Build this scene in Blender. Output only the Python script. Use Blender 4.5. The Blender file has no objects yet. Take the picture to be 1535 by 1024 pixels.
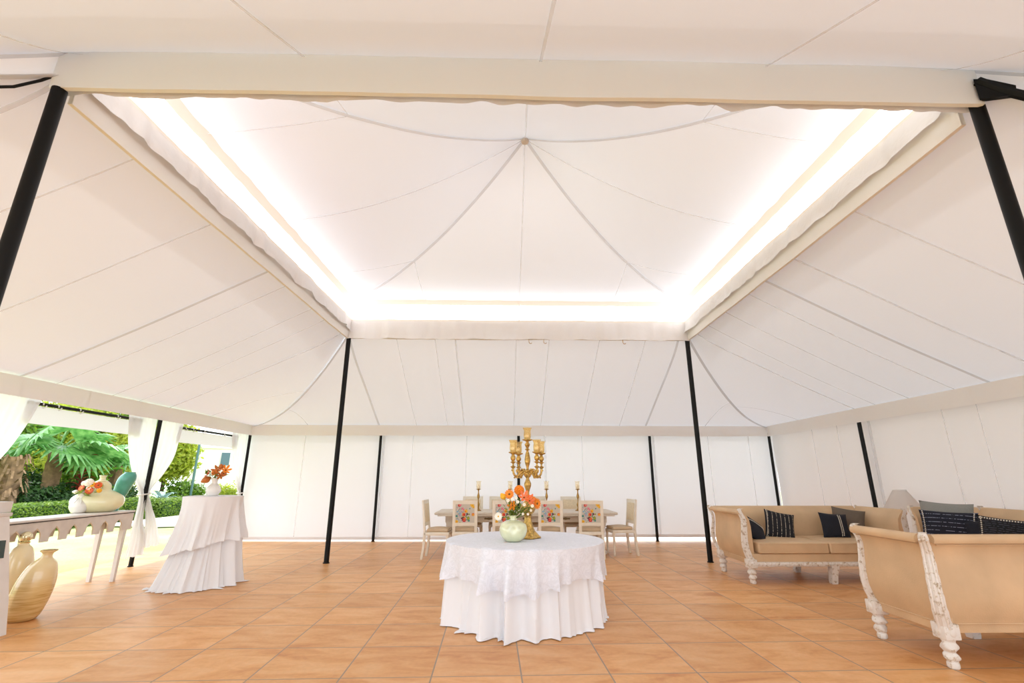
# A white canvas pavilion set for a reception: everything is built here, in metres.
SUN, SKY, EXPO = 3.4, 3.5, 0.0
import bpy, bmesh, math, random
from mathutils import Vector, Matrix, noise
PI = math.pi
sc = bpy.context.scene
COL = sc.collection
random.seed(7)

def lin(h):
    h = h.lstrip('#'); out = []
    for i in (0, 2, 4):
        c = int(h[i:i+2], 16) / 255
        out.append(c / 12.92 if c <= .04045 else ((c + .055) / 1.055) ** 2.4)
    return (*out, 1)

# ------------------------------------------------------------------ materials
def newmat(name):
    m = bpy.data.materials.new(name); m.use_nodes = True
    nt = m.node_tree; nt.nodes.clear()
    out = nt.nodes.new('ShaderNodeOutputMaterial')
    return m, nt, out

def N(nt, t, **kw):
    n = nt.nodes.new(t)
    for k, v in kw.items():
        if k in n.inputs: n.inputs[k].default_value = v
        else: setattr(n, k, v)
    return n

def bump(nt, height, strength=.3, dist=.01):
    b = N(nt, 'ShaderNodeBump', Strength=strength, Distance=dist)
    nt.links.new(height, b.inputs['Height']); return b.outputs[0]

def ramp(nt, fac, stops):
    r = nt.nodes.new('ShaderNodeValToRGB'); e = r.color_ramp.elements
    while len(e) < len(stops): e.new(.5)
    for el, (p, c) in zip(e, stops):
        el.position = p; el.color = c
    nt.links.new(fac, r.inputs[0]); return r.outputs[0]

def objco(nt, scale=(1, 1, 1), src='Object'):
    tc = nt.nodes.new('ShaderNodeTexCoord'); mp = nt.nodes.new('ShaderNodeMapping')
    mp.inputs['Scale'].default_value = scale
    nt.links.new(tc.outputs[src], mp.inputs[0]); return mp.outputs[0]

def plain(name, c, rough=.5, metal=0, var=.0, vscale=8, bumps=0, bscale=40, spec=.5, coat=0):
    m, nt, out = newmat(name)
    p = N(nt, 'ShaderNodeBsdfPrincipled', Roughness=rough, Metallic=metal)
    p.inputs['Specular IOR Level'].default_value = spec
    if coat: p.inputs['Coat Weight'].default_value = coat; p.inputs['Coat Roughness'].default_value = .08
    c = lin(c) if isinstance(c, str) else c
    co = objco(nt)
    if var:
        nz = N(nt, 'ShaderNodeTexNoise', Scale=vscale, Detail=4); nt.links.new(co, nz.inputs[0])
        lo = tuple(x * (1 - var) for x in c[:3]) + (1,); hi = tuple(min(1, x * (1 + var * .6)) for x in c[:3]) + (1,)
        nt.links.new(ramp(nt, nz.outputs[0], [(.3, lo), (.7, hi)]), p.inputs['Base Color'])
    else: p.inputs['Base Color'].default_value = c
    if bumps:
        nz = N(nt, 'ShaderNodeTexNoise', Scale=bscale, Detail=3); nt.links.new(co, nz.inputs[0])
        nt.links.new(bump(nt, nz.outputs[0], bumps, .01), p.inputs['Normal'])
    nt.links.new(p.outputs[0], out.inputs[0]); return m

def cloth(name, c, trans=.25, tcol=None, bumps=.15, bscale=3, rough_weave=0, lace=False):
    """woven cloth: diffuse reflection plus light passing through"""
    m, nt, out = newmat(name)
    c = lin(c) if isinstance(c, str) else c
    d = N(nt, 'ShaderNodeBsdfDiffuse', Color=c); t = N(nt, 'ShaderNodeBsdfTranslucent', Color=tcol or c)
    mx = N(nt, 'ShaderNodeMixShader', Fac=trans)
    nt.links.new(d.outputs[0], mx.inputs[1]); nt.links.new(t.outputs[0], mx.inputs[2])
    co = objco(nt)
    nz = N(nt, 'ShaderNodeTexNoise', Scale=bscale, Detail=5); nz.inputs['Distortion'].default_value = .6
    nt.links.new(co, nz.inputs[0]); h = nz.outputs[0]
    if lace:
        w = N(nt, 'ShaderNodeTexNoise', Scale=9, Detail=1); nt.links.new(co, w.inputs[0])
        w.inputs['Distortion'].default_value = 2.5
        r = ramp(nt, w.outputs[0], [(.40, (0, 0, 0, 1)), (.44, (1, 1, 1, 1)), (.50, (0, 0, 0, 1)), (.54, (1, 1, 1, 1)), (.60, (0, 0, 0, 1))])
        mixc = N(nt, 'ShaderNodeMix', data_type='RGBA'); nt.links.new(r, mixc.inputs[0])
        mixc.inputs[6].default_value = c; mixc.inputs[7].default_value = tuple(x * .90 for x in c[:3]) + (1,)
        nt.links.new(mixc.outputs[2], d.inputs[0]); h = r
    if bumps:
        b = bump(nt, h, bumps, .02 if not lace else .004)
        nt.links.new(b, d.inputs['Normal']); nt.links.new(b, t.inputs['Normal'])
    nt.links.new(mx.outputs[0], out.inputs[0]); return m

def distressed(name, base='#e9e4dc', worn='#8a7357', amount=.42, scale=14, stretch=(1, 1, 1)):
    m, nt, out = newmat(name)
    p = N(nt, 'ShaderNodeBsdfPrincipled', Roughness=.7)
    co = objco(nt, stretch)
    nz = N(nt, 'ShaderNodeTexNoise', Scale=scale, Detail=8, Roughness=.7); nt.links.new(co, nz.inputs[0])
    c = ramp(nt, nz.outputs[0], [(amount - .08, lin(worn)), (amount, lin('#cfc3b2')), (amount + .04, lin(base)), (1, lin(base))])
    nt.links.new(c, p.inputs['Base Color'])
    nt.links.new(bump(nt, nz.outputs[0], .5, .008), p.inputs['Normal'])
    nt.links.new(p.outputs[0], out.inputs[0]); return m

def sheer(name, base, clear):
    """a light extra layer of cloth: mostly see-through"""
    m = bpy.data.materials[base].copy(); m.name = name; nt = m.node_tree
    out = [n for n in nt.nodes if n.type == 'OUTPUT_MATERIAL'][0]; src = out.inputs[0].links[0].from_socket
    tr = N(nt, 'ShaderNodeBsdfTransparent'); mx = N(nt, 'ShaderNodeMixShader', Fac=clear)
    nt.links.new(src, mx.inputs[1]); nt.links.new(tr.outputs[0], mx.inputs[2]); nt.links.new(mx.outputs[0], out.inputs[0]); return m

def glassy(name, tint, body=.35, rough=.08, metal=0):
    """thin tinted glass: partly clear, partly glossy body colour"""
    m, nt, out = newmat(name)
    tr = N(nt, 'ShaderNodeBsdfTransparent', Color=lin(tint)); p = N(nt, 'ShaderNodeBsdfPrincipled', Roughness=rough, Metallic=metal)
    p.inputs['Base Color'].default_value = lin(tint)
    mx = N(nt, 'ShaderNodeMixShader', Fac=body)
    nt.links.new(tr.outputs[0], mx.inputs[1]); nt.links.new(p.outputs[0], mx.inputs[2]); nt.links.new(mx.outputs[0], out.inputs[0])
    return m

def leafmat(name, c1, c2, trans=.45, rough=.45):
    m, nt, out = newmat(name)
    co = objco(nt)
    nz = N(nt, 'ShaderNodeTexNoise', Scale=6, Detail=3); nt.links.new(co, nz.inputs[0])
    oi = nt.nodes.new('ShaderNodeObjectInfo')
    c = ramp(nt, nz.outputs[0], [(.35, lin(c1)), (.65, lin(c2))])
    p = N(nt, 'ShaderNodeBsdfPrincipled', Roughness=rough); t = nt.nodes.new('ShaderNodeBsdfTranslucent')
    nt.links.new(c, p.inputs['Base Color']); nt.links.new(c, t.inputs[0])
    mx = N(nt, 'ShaderNodeMixShader', Fac=trans)
    nt.links.new(p.outputs[0], mx.inputs[1]); nt.links.new(t.outputs[0], mx.inputs[2]); nt.links.new(mx.outputs[0], out.inputs[0])
    return m

def emit(name, c, s):
    m, nt, out = newmat(name)
    e = N(nt, 'ShaderNodeEmission', Color=lin(c), Strength=s); nt.links.new(e.outputs[0], out.inputs[0]); return m

# ------------------------------------------------------------------ mesh helpers
def box(bm, lo, hi, mi=0, rot=None):
    x0, y0, z0 = lo; x1, y1, z1 = hi
    vs = [bm.verts.new((x, y, z)) for z in (z0, z1) for y in (y0, y1) for x in (x0, x1)]
    if rot: 
        c = Vector(((x0+x1)/2, (y0+y1)/2, (z0+z1)/2)); R = Matrix.Rotation(rot[0], 3, rot[1])
        for v in vs: v.co = c + R @ (v.co - c)
    for f in ((0,2,3,1),(4,5,7,6),(0,1,5,4),(2,6,7,3),(0,4,6,2),(1,3,7,5)):
        bm.faces.new([vs[i] for i in f]).material_index = mi
    return vs

def rbox(bm, lo, hi, r=.01, seg=2, mi=0):
    b2 = bmesh.new(); box(b2, lo, hi)
    bmesh.ops.bevel(b2, geom=b2.edges[:], offset=r, segments=seg, affect='EDGES', profile=.5)
    merge(bm, b2, mi)

def merge(bm, b2, mi=0, M=None):
    mp = {}
    for v in b2.verts: mp[v] = bm.verts.new(M @ v.co if M else v.co)
    for f in b2.faces:
        try:
            nf = bm.faces.new([mp[v] for v in f.verts]); nf.material_index = mi if mi is not None else f.material_index
        except ValueError: pass
    b2.free()

def frame_of(d):
    d = Vector(d).normalized()
    a = Vector((0, 0, 1)) if abs(d.z) < .9 else Vector((1, 0, 0))
    u = d.cross(a).normalized(); return u, d.cross(u)

def loft(bm, rings, close=True, caps=(True, True), mi=0):
    vs = [[bm.verts.new(p) for p in r] for r in rings]
    n = len(vs[0]); m = n if close else n - 1
    for a, b in zip(vs, vs[1:]):
        for i in range(m):
            j = (i + 1) % n
            bm.faces.new((a[i], a[j], b[j], b[i])).material_index = mi
    if close and caps[0]: bm.faces.new(vs[0][::-1]).material_index = mi
    if close and caps[1]: bm.faces.new(vs[-1]).material_index = mi
    return vs

def tube(bm, pts, r, n=8, mi=0, caps=(True, True)):
    pts = [Vector(p) for p in pts]; rings = []; u = None
    for i, p in enumerate(pts):
        d = (pts[min(i+1, len(pts)-1)] - pts[max(i-1, 0)]).normalized()
        if u is None: u, w = frame_of(d)
        else:
            u = (u - d * u.dot(d)).normalized(); w = d.cross(u)
        rr = r[i] if isinstance(r, (list, tuple)) else r
        rings.append([p + rr * (math.cos(2*PI*k/n) * u + math.sin(2*PI*k/n) * w) for k in range(n)])
    return loft(bm, rings, True, caps, mi)

def lathe(bm, prof, n=24, c=(0, 0, 0), mi=0, mod=None, caps=(True, True), axis=None):
    """prof: (r, z) from bottom to top; mod(theta, r, z) gives a radius"""
    rings = []
    for r, z in prof:
        ring = []
        for k in range(n):
            th = 2*PI*k/n; rr = mod(th, r, z) if mod else r
            ring.append(Vector((c[0] + rr*math.cos(th), c[1] + rr*math.sin(th), c[2] + z)))
        rings.append(ring)
    return loft(bm, rings, True, caps, mi)

def smoothprof(pts, k=5):
    """Catmull-Rom through (r, z) points"""
    out = []; n = len(pts)
    for i in range(n - 1):
        p0, p1, p2, p3 = pts[max(i-1,0)], pts[i], pts[i+1], pts[min(i+2,n-1)]
        for j in range(k):
            t = j / k
            out.append(tuple(.5*((2*p1[a]) + (-p0[a]+p2[a])*t + (2*p0[a]-5*p1[a]+4*p2[a]-p3[a])*t*t + (-p0[a]+3*p1[a]-3*p2[a]+p3[a])*t**3) for a in range(len(p1))))
    out.append(tuple(pts[-1])); return out

def ball(bm, c, r, mi=0, u=10, v=7, sq=(1, 1, 1)):
    b2 = bmesh.new(); bmesh.ops.create_uvsphere(b2, u_segments=u, v_segments=v, radius=1)
    merge(bm, b2, mi, Matrix.Translation(c) @ Matrix.Diagonal((r*sq[0], r*sq[1], r*sq[2], 1)))

def prism(bm, poly, axis, a, b, mi=0):
    """poly of 2D points swept along an axis: 'x' -> (y,z) points, 'y' -> (x,z), 'z' -> (x,y)"""
    def P(p, t):
        return {'x': (t, p[0], p[1]), 'y': (p[0], t, p[1]), 'z': (p[0], p[1], t)}[axis]
    loft(bm, [[P(p, a) for p in poly], [P(p, b) for p in poly]], mi=mi)

def grid(bm, f, nu, nv, mi=0):
    vs = [[bm.verts.new(f(i/nu, j/nv)) for i in range(nu+1)] for j in range(nv+1)]
    for j in range(nv):
        for i in range(nu):
            bm.faces.new((vs[j][i], vs[j][i+1], vs[j+1][i+1], vs[j+1][i])).material_index = mi
    return vs

def seam(bm, pts, w=.04, off=(0, 0, -.02), up=(0, 0, 1), mi=0):
    """a stitched double strip of cloth along pts"""
    pts = [Vector(p) + Vector(off) for p in pts]; up = Vector(up); rows = []
    for i, p in enumerate(pts):
        d = (pts[min(i+1, len(pts)-1)] - pts[max(i-1, 0)]).normalized(); s = d.cross(up).normalized() * w/2
        rows.append((bm.verts.new(p - s), bm.verts.new(p + s)))
    for a, b in zip(rows, rows[1:]): bm.faces.new((a[0], a[1], b[1], b[0])).material_index = mi

def obj(name, bm, mat, parent=None, smooth=True, loc=None, recalc=True, ang=40):
    if recalc: bmesh.ops.recalc_face_normals(bm, faces=bm.faces[:])
    me = bpy.data.meshes.new(name)
    if smooth:
        for f in bm.faces: f.smooth = True
        lim = math.radians(ang)
        for e in bm.edges:
            if len(e.link_faces) == 2 and e.calc_face_angle(0) > lim: e.smooth = False
    bm.to_mesh(me); bm.free()
    for m in (mat if isinstance(mat, (list, tuple)) else [mat]): me.materials.append(m)
    o = bpy.data.objects.new(name, me); COL.objects.link(o)
    if parent: o.parent = parent
    if loc is not None: o.location = loc
    return o

def tag(o, label, cat, group=None, kind=None):
    o['label'] = label; o['category'] = cat
    if group: o['group'] = group
    if kind: o['kind'] = kind
    return o

def struct(o, label=None):
    o['kind'] = 'structure'
    if label: o['label'] = label
    return o

def thing(name, label, cat, loc=(0, 0, 0), rz=0, group=None):
    o = bpy.data.objects.new(name, None); COL.objects.link(o); o.empty_display_size = .1
    o.location = loc; o.rotation_euler = (0, 0, rz)
    return tag(o, label, cat, group)

def dup(root, loc, rz, label, group=None):
    r = root.copy(); COL.objects.link(r); r.location = loc; r.rotation_euler = (0, 0, rz); r['label'] = label
    if group: r['group'] = group
    for ch in list(root.children):
        c = ch.copy(); COL.objects.link(c); c.parent = r
        for g in list(ch.children):
            d = g.copy(); COL.objects.link(d); d.parent = c
    return r

def B(): return bmesh.new()
def L3(a, b, t): return Vector(a).lerp(Vector(b), t)
# ================================================================== materials used all over
M = {}
M['canvas'] = cloth('canvas_roof', (.69, .712, .755, 1), .098, (.80, .805, .83, 1), .10, 1.3)
M['seam'] = sheer('canvas_seam', 'canvas_roof', .62); M['hip'] = sheer('canvas_hip_seam', 'canvas_roof', .40); M['layer'] = sheer('canvas_layer', 'canvas_roof', .66)
M['canvas_wall'] = cloth('canvas_wall', (.75, .745, .755, 1), .13, (.87, .86, .87, 1), .12, 1.6)
M['wall_seam'] = sheer('wall_seam', 'canvas_wall', .68)
M['canvas_shaded'] = cloth('canvas_shaded', (.72, .69, .675, 1), .10, (.84, .80, .78, 1), .12, 1.6)  # shade of the right wall and gussets put into a darker, denser canvas
M['canvas_cream'] = cloth('canvas_cream', (.80, .78, .745, 1), .12, (.8, .77, .72, 1), .1, 3)
M['canvas_trim'] = cloth('canvas_trim', (.80, .86, .885, 1), .12, (.82, .83, .82, 1), .1, 3)
M['ruffle'] = cloth('ruffle_cloth', (.72, .70, .69, 1), .06, (.9, .86, .82, 1), .3, 9)
M['shade_cloth'] = cloth('lampshade_cloth', (.84, .81, .78, 1), .3, (.9, .86, .82, 1), .1, 6)
M['eave'] = cloth('canvas_eave', (.80, .775, .755, 1), .12, (.84, .81, .78, 1), .1, 3)
M['curtain'] = cloth('curtain_cloth', (.88, .87, .88, 1), .40, (.93, .92, .93, 1), .08, 8)
M['clear_panel'] = cloth('milky_panel', (.70, .68, .70, 1), .35, (.80, .77, .80, 1), .1, 5)
M['black'] = plain('black_metal', '#050505', .5, 0, spec=.25)
M['white_linen'] = cloth('white_linen', (.855, .865, .895, 1), .08, (.88, .88, .9, 1), .12, 7)
M['lace'] = cloth('white_lace', (.85, .88, .96, 1), .10, (.88, .89, .93, 1), .35, 7, lace=True)
M['leather'] = plain('tan_leather', '#cfb08b', .55, var=.12, vscale=3, bumps=.12, bscale=90, spec=.35)
M['seat_leather'] = plain('chair_leather', '#c9b090', .5, var=.08, vscale=6, bumps=.08, bscale=90)
M['worn_white'] = distressed('worn_white_paint', '#ded8d0', '#978066', .43, 20)
M['worn_wood'] = distressed('whitewashed_wood', '#dcd2c4', '#a58c6c', .38, 7, (3, 18, 18))
M['chair_paint'] = plain('cream_chair_paint', '#e6dfcf', .45, var=.06, vscale=12)
M['chair_cane'] = plain('cream_panel', '#e2d3b4', .6, var=.1, vscale=30)
M['gold'] = plain('antique_gold', '#cfab62', .33, .92, var=.45, vscale=38, bumps=.55, bscale=60)
M['gold_glass'] = glassy('amber_glass', '#f3dfae', .30, .05, .35)
M['clear_glass'] = glassy('pale_amber_glass', '#fcf5e6', .20, .05)
M['wax'] = plain('candle_wax', '#f6ecd8', .6)
M['brass'] = plain('worn_brass', '#b08a4a', .35, .85, var=.3, vscale=40)
M['green_glass'] = plain('pale_green_glaze', '#d5d9b6', .12, var=.10, vscale=14, coat=.8)
M['white_glaze'] = plain('white_glaze', '#e6e1db', .25, var=.05, vscale=10, bumps=.1, bscale=18, coat=.3)
M['cream_glaze'] = plain('cream_glaze', '#e3dcb2', .14, var=.06, vscale=8, coat=.8)
M['teal_glaze'] = plain('teal_glaze', '#4f9f8c', .25, var=.25, vscale=7, coat=.4)
M['tall_glaze'] = plain('buttery_glaze', '#ead9b0', .16, var=.06, vscale=6, coat=.7)
M['mercury'] = plain('mercury_glass', '#e6dcb8', .12, .9)
M['white_paint'] = plain('white_paint', '#dbd6d2', .5, var=.05, vscale=9)
M['console_paint'] = plain('console_paint', '#d3cac2', .5, var=.08, vscale=9)
M['dark_gap'] = plain('dark_edge', '#3c3330', .6)
M['dark_green_glass'] = plain('dark_green_glass', '#23382f', .1, coat=.6)
M['orange'] = plain('orange_petal', '#ee8a1c', .5, var=.18, vscale=60)
M['coral'] = plain('coral_petal', '#f0824a', .5, var=.2, vscale=70)
M['redorange'] = plain('red_orange_petal', '#dd5a1a', .5, var=.25, vscale=60)
M['rust'] = plain('rust_petal', '#b8651f', .55, var=.3, vscale=60)
M['yellow'] = plain('yellow_petal', '#f2b321', .5, var=.15, vscale=60)
M['whitep'] = plain('white_petal', '#f4efe2', .5)
M['eye'] = plain('flower_eye', '#6b4a1c', .8, bumps=.5, bscale=300)
M['eyey'] = plain('flower_eye_yellow', '#e3b02a', .8)
M['stem'] = plain('flower_stem', '#5c7a2a', .5, var=.3, vscale=30)
M['sprig'] = leafmat('sprig_leaf', '#5f7d22', '#9bb046', .3)

def lathe_straw():
    m, nt, out = newmat('straw_band_glaze')
    p = N(nt, 'ShaderNodeBsdfPrincipled', Roughness=.22); p.inputs['Coat Weight'].default_value = .7
    co = objco(nt); sx = nt.nodes.new('ShaderNodeSeparateXYZ'); nt.links.new(co, sx.inputs[0])
    nz = N(nt, 'ShaderNodeTexNoise', Scale=1, Detail=4)
    co2 = objco(nt, (5, 5, 60)); nt.links.new(co2, nz.inputs[0])
    c = ramp(nt, nz.outputs[0], [(.3, lin('#bf9a58')), (.5, lin('#d7b87c')), (.7, lin('#e2c892'))])
    mix = N(nt, 'ShaderNodeMix', data_type='RGBA'); mr = N(nt, 'ShaderNodeMapRange'); mr.inputs[1].default_value = .30; mr.inputs[2].default_value = .42
    nt.links.new(sx.outputs[2], mr.inputs[0]); nt.links.new(mr.outputs[0], mix.inputs[0]); nt.links.new(c, mix.inputs[6]); mix.inputs[7].default_value = lin('#e0cb9d')
    nt.links.new(mix.outputs[2], p.inputs['Base Color'])
    nt.links.new(bump(nt, nz.outputs[0], .25, .006), p.inputs['Normal'])
    nt.links.new(p.outputs[0], out.inputs[0]); return m
M['straw'] = lathe_straw()

def tile_mat():
    m, nt, out = newmat('terracotta_tiles')
    p = N(nt, 'ShaderNodeBsdfPrincipled', Roughness=.42); p.inputs['Specular IOR Level'].default_value = .45
    co = objco(nt)
    br = nt.nodes.new('ShaderNodeTexBrick'); br.offset = 0; br.squash = 1
    br.inputs['Scale'].default_value = 1; br.inputs['Brick Width'].default_value = .6594; br.inputs['Row Height'].default_value = .6594
    br.inputs['Mortar Size'].default_value = .0062; br.inputs['Mortar Smooth'].default_value = .2; br.inputs['Bias'].default_value = 0
    br.inputs['Color1'].default_value = (.0, .0, .0, 1); br.inputs['Color2'].default_value = (1, 1, 1, 1); br.inputs['Mortar'].default_value = (.5, .5, .5, 1)
    nt.links.new(co, br.inputs[0])
    # stains that change from tile to tile
    add = N(nt, 'ShaderNodeVectorMath', operation='MULTIPLY_ADD'); nt.links.new(br.outputs[0], add.inputs[0]); add.inputs[1].default_value = (37, 19, 5)
    nt.links.new(objco(nt, (1.0, 2.6, 1)), add.inputs[2])
    n1 = N(nt, 'ShaderNodeTexNoise', Scale=1.7, Detail=7, Roughness=.62); nt.links.new(add.outputs[0], n1.inputs[0]); n1.inputs['Distortion'].default_value = .8
    n2 = N(nt, 'ShaderNodeTexNoise', Scale=26, Detail=4); nt.links.new(co, n2.inputs[0])
    c = ramp(nt, n1.outputs[0], [(.28, lin('#c58145')), (.42, lin('#d89c5e')), (.55, lin('#e2ab71')), (.72, lin('#e6b884'))])
    tv = N(nt, 'ShaderNodeMix', data_type='RGBA', blend_type='MULTIPLY'); tv.inputs[0].default_value = 1
    tr = ramp(nt, br.outputs[0], [(0, (.86, .82, .78, 1)), (1, (1, 1, 1, 1))]); nt.links.new(c, tv.inputs[6]); nt.links.new(tr, tv.inputs[7])
    fine = N(nt, 'ShaderNodeMix', data_type='RGBA', blend_type='MULTIPLY'); fine.inputs[0].default_value = 1
    nt.links.new(tv.outputs[2], fine.inputs[6]); nt.links.new(ramp(nt, n2.outputs[0], [(.3, (.92, .9, .88, 1)), (.7, (1, 1, 1, 1))]), fine.inputs[7])
    mx = N(nt, 'ShaderNodeMix', data_type='RGBA'); nt.links.new(br.outputs[1], mx.inputs[0]); nt.links.new(fine.outputs[2], mx.inputs[6]); mx.inputs[7].default_value = lin('#8c7c6a')
    nt.links.new(mx.outputs[2], p.inputs['Base Color'])
    inv = N(nt, 'ShaderNodeMath', operation='SUBTRACT'); inv.inputs[0].default_value = 1; nt.links.new(br.outputs[1], inv.inputs[1])
    hs = N(nt, 'ShaderNodeMath', operation='MULTIPLY_ADD'); nt.links.new(n1.outputs[0], hs.inputs[0]); hs.inputs[1].default_value = .25; nt.links.new(inv.outputs[0], hs.inputs[2])
    nt.links.new(bump(nt, hs.outputs[0], .35, .006), p.inputs['Normal'])
    nt.links.new(p.outputs[0], out.inputs[0]); return m

# ================================================================== floor (the tile grid is turned a little against the tent)
TR, TX, TY = .02465, -1.839, 3.981
bm = B()
ca, sa = math.cos(-TR), math.sin(-TR)
def to_tile(x, y): x -= TX; y -= TY; return (ca*x - sa*y, sa*x + ca*y)
poly = [to_tile(*p) for p in ((-6.66, -4), (8.5, -4), (8.5, 11.95), (-6.78, 11.95))]
loft(bm, [[(x, y, -.12) for x, y in poly], [(x, y, 0) for x, y in poly]])
fl = obj('floor', bm, tile_mat(), smooth=False); fl.location = (TX, TY, 0); fl.rotation_euler = (0, 0, TR)
struct(fl, 'terracotta tile floor with thin grey joints')

# ================================================================== tent frame points
IBL, IBR, IFL, IFR = Vector((-3.01, 8.83)), Vector((3.58, 8.85)), Vector((-3.11, 2.74)), Vector((3.45, 2.77))
OBL, OBR, OFL, OFR = Vector((-6.11, 11.65)), Vector((6.48, 11.62)), Vector((-6.10, -.35)), Vector((6.40, -.35))
APEX = Vector((.28, 5.8)); ZA, ZP = 6.16, 4.78
ZE = 2.60        # eave
def v3(p, z): return Vector((p[0], p[1], z))
def wob(p, a=.01, s=1.2): return a * noise.noise(Vector(p) * s)

# --- peaked roof
bm = B()
faces = [(IBL, IBR), (IBR, IFR), (IFR, IFL), (IFL, IBL)]
def pyr(c0, c1, s, t):
    t = max(0, t)
    p = c0.lerp(c1, s).lerp(APEX, t); e = 2.15 - .45 * math.sin(PI * s)
    z = ZP + (ZA - ZP) * t ** e
    z += wob((p.x, p.y, 0), .012, 1.5) * (1 - t)
    return v3(p, z)
for c0, c1 in faces:
    grid(bm, lambda s, t: pyr(c0, c1, s, t * .999), 28, 28)
    d = (c1 - c0).normalized(); o = Vector((d.y, -d.x)); o = o if o.dot(c0 - APEX) > 0 else -o
    grid(bm, lambda s, t: pyr(c0, c1, s, 0) + Vector((o.x*.16*t + d.x*.16*t*(2*s-1), o.y*.16*t + d.y*.16*t*(2*s-1), -.10*t)), 28, 2)   # unseen flange added outside the band to stop sun leaking in
    seam(bm, [pyr(c0, c1, 0, t/30) for t in range(31)], .05, mi=2)
    seam(bm, [pyr(c0, c1, .5, t/30) for t in range(31)], .018, mi=1)
    for s0 in (.22, .78):                       # short panel seams run square to the edge and stop at the hips
        base = c0.lerp(c1, s0); pts = []
        lim = min(s0, 1 - s0) * 2
        for k in range(13):
            t = lim * k / 12 * .98
            s = .5 + (s0 - .5) / (1 - t) if t < 1 else .5
            pts.append(pyr(c0, c1, min(1, max(0, s)), t))
        seam(bm, pts, .012, mi=1)
struct(obj('ceiling', bm, [M['canvas'], M['seam'], M['hip']], recalc=False), 'white canvas peaked roof over the middle of the tent')
bm = B(); lathe(bm, [(.0, -.06), (.05, -.055), (.06, -.02), (.045, .0), (.045, .05)], 14, (APEX.x, APEX.y, ZA - .03))
tag(obj('roof_cap', bm, M['canvas_cream']), 'small round cap where the roof seams meet at the peak', 'roof cap')

# --- side slopes
def slope(i0, i1, o0, o1, zi, sag=2.2, over=.30):
    """canvas from inner beam i0-i1 (height zi) to eave o0-o1; t 0 at the eave"""
    def f(s, t):
        a = o0.lerp(o1, s); b = i0.lerp(i1, s); p = a.lerp(b, t)
        k = abs(2*s - 1) ** 6
        z = ZE + (zi - ZE) * ((1 - k) * max(t, 0) ** 1.03 + k * max(t, 0) ** sag)
        if t < 0: z = ZE + t * .9
        z += -.02 * math.sin(PI * min(1, max(0, t))) + wob((p.x, p.y, 3), .012, 1.1)
        return v3(p, z)
    def fo(s, t): return f(s, t * (1 + over/3.1) - over/3.1)
    return f, fo
def build_slope(name, i0, i1, o0, o1, zi, widths, label, hips=(True, True)):
    bm = B(); f, fo = slope(i0, i1, o0, o1, zi)
    grid(bm, fo, 40, 26)
    W = (i1 - i0).length; WO = (o1 - o0).length
    if hips[0]: seam(bm, [f(0.001, t/24) for t in range(25)], .045, mi=2)
    if hips[1]: seam(bm, [f(.999, t/24) for t in range(25)], .045, mi=2)
    for d, w in widths:          # d: distance along the eave; seams run square to the eave
        ua = d / WO; off0 = (i0 - o0).dot((o1 - o0).normalized())
        pts = []
        for k in range(25):
            t = k / 24
            # position along the direction of the eave stays the same
            a0 = off0 * t; a1 = WO + ((i1 - o1).dot((o1 - o0).normalized())) * t
            s = (d - a0) / (a1 - a0)
            if 0 <= s <= 1: pts.append(f(s, t))
        if len(pts) > 2: seam(bm, pts, w, mi=2 if w >= .045 else 1)
    return struct(obj(name, bm, [M['canvas'], M['seam'], M['hip']], recalc=False), label)
build_slope('ceiling_back', IBL, IBR, OBL, OBR, 4.12, [(3.1, .045), (9.55, .045), (5.15, .03), (4.75, .012), (6.35, .018), (7.0, .018), (8.0, .016), (8.91, .016), (1.4, .016), (11.0, .016), (4.0, .012)], 'white canvas roof slope above the back wall')
build_slope('ceiling_left', IFL, IBL, OFL, OBL, 4.14, [(9.0, .035), (3.1, .035), (6.25, .045), (6.75, .02), (5.0, .02), (7.7, .018), (8.25, .016), (10.2, .016), (1.6, .02), (3.9, .016)], 'white canvas roof slope above the garden side')
build_slope('ceiling_right', IBR, IFR, OBR, OFR, 4.12, [(3.1, .035), (5.1, .02), (5.6, .05), (6.3, .03), (4.3, .016), (3.6, .012), (7.4, .02), (9.0, .04), (1.4, .016)], 'white canvas roof slope above the right wall')
build_slope('ceiling_front', IFR, IFL, OFR, OFL, 4.33, [(4.5, .022), (6.15, .022), (7.85, .022), (3.2, .02), (9.4, .022)], 'white canvas roof slope overhead at the front', (True, True))

# --- canvas gussets that close the gap between the front slope and the side slopes
for nm, (lo, up_) in {'trim_20': ((IFL, IBL, OFL, OBL, 4.14, 0.001), (IFR, IFL, OFR, OFL, 4.33, .999)), 'trim_21': ((IBR, IFR, OBR, OFR, 4.12, .999), (IFR, IFL, OFR, OFL, 4.33, .001))}.items():
    fa, fao = slope(*lo[:5]); fb, fbo = slope(*up_[:5]); bm = B()
    sg = Vector((-.5, .86, 0)) if nm == 'trim_20' else Vector((.5, .86, 0))
    def gus(s, t):
        a = fao(lo[5], s); b = fbo(up_[5], s)
        a = a + Vector((0, 0, .004)); b = b + Vector((0, 0, .004))
        return a.lerp(b, t) + sg * .10 * math.sin(PI * t) * min(1, s * 3)
    grid(bm, gus, 30, 6)
    struct(obj(nm, bm, M['canvas_shaded'], recalc=False), 'canvas gusset at the front corner of the roof')

# --- doubled canvas along the top of the side slopes
for nm, i0, i1, o0, o1, zi in (('trim_1', IFL, IBL, OFL, OBL, 4.14), ('trim_2', IBR, IFR, OBR, OFR, 4.12)):
    f, fo = slope(i0, i1, o0, o1, zi); bm = B()
    grid(bm, lambda s, t: f(.02 + .96 * s, .80 + .19 * t) + Vector((0, 0, .035)), 30, 5)
    struct(obj(nm, bm, M['layer'], recalc=False), 'second layer of canvas along the top of the roof slope')

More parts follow.
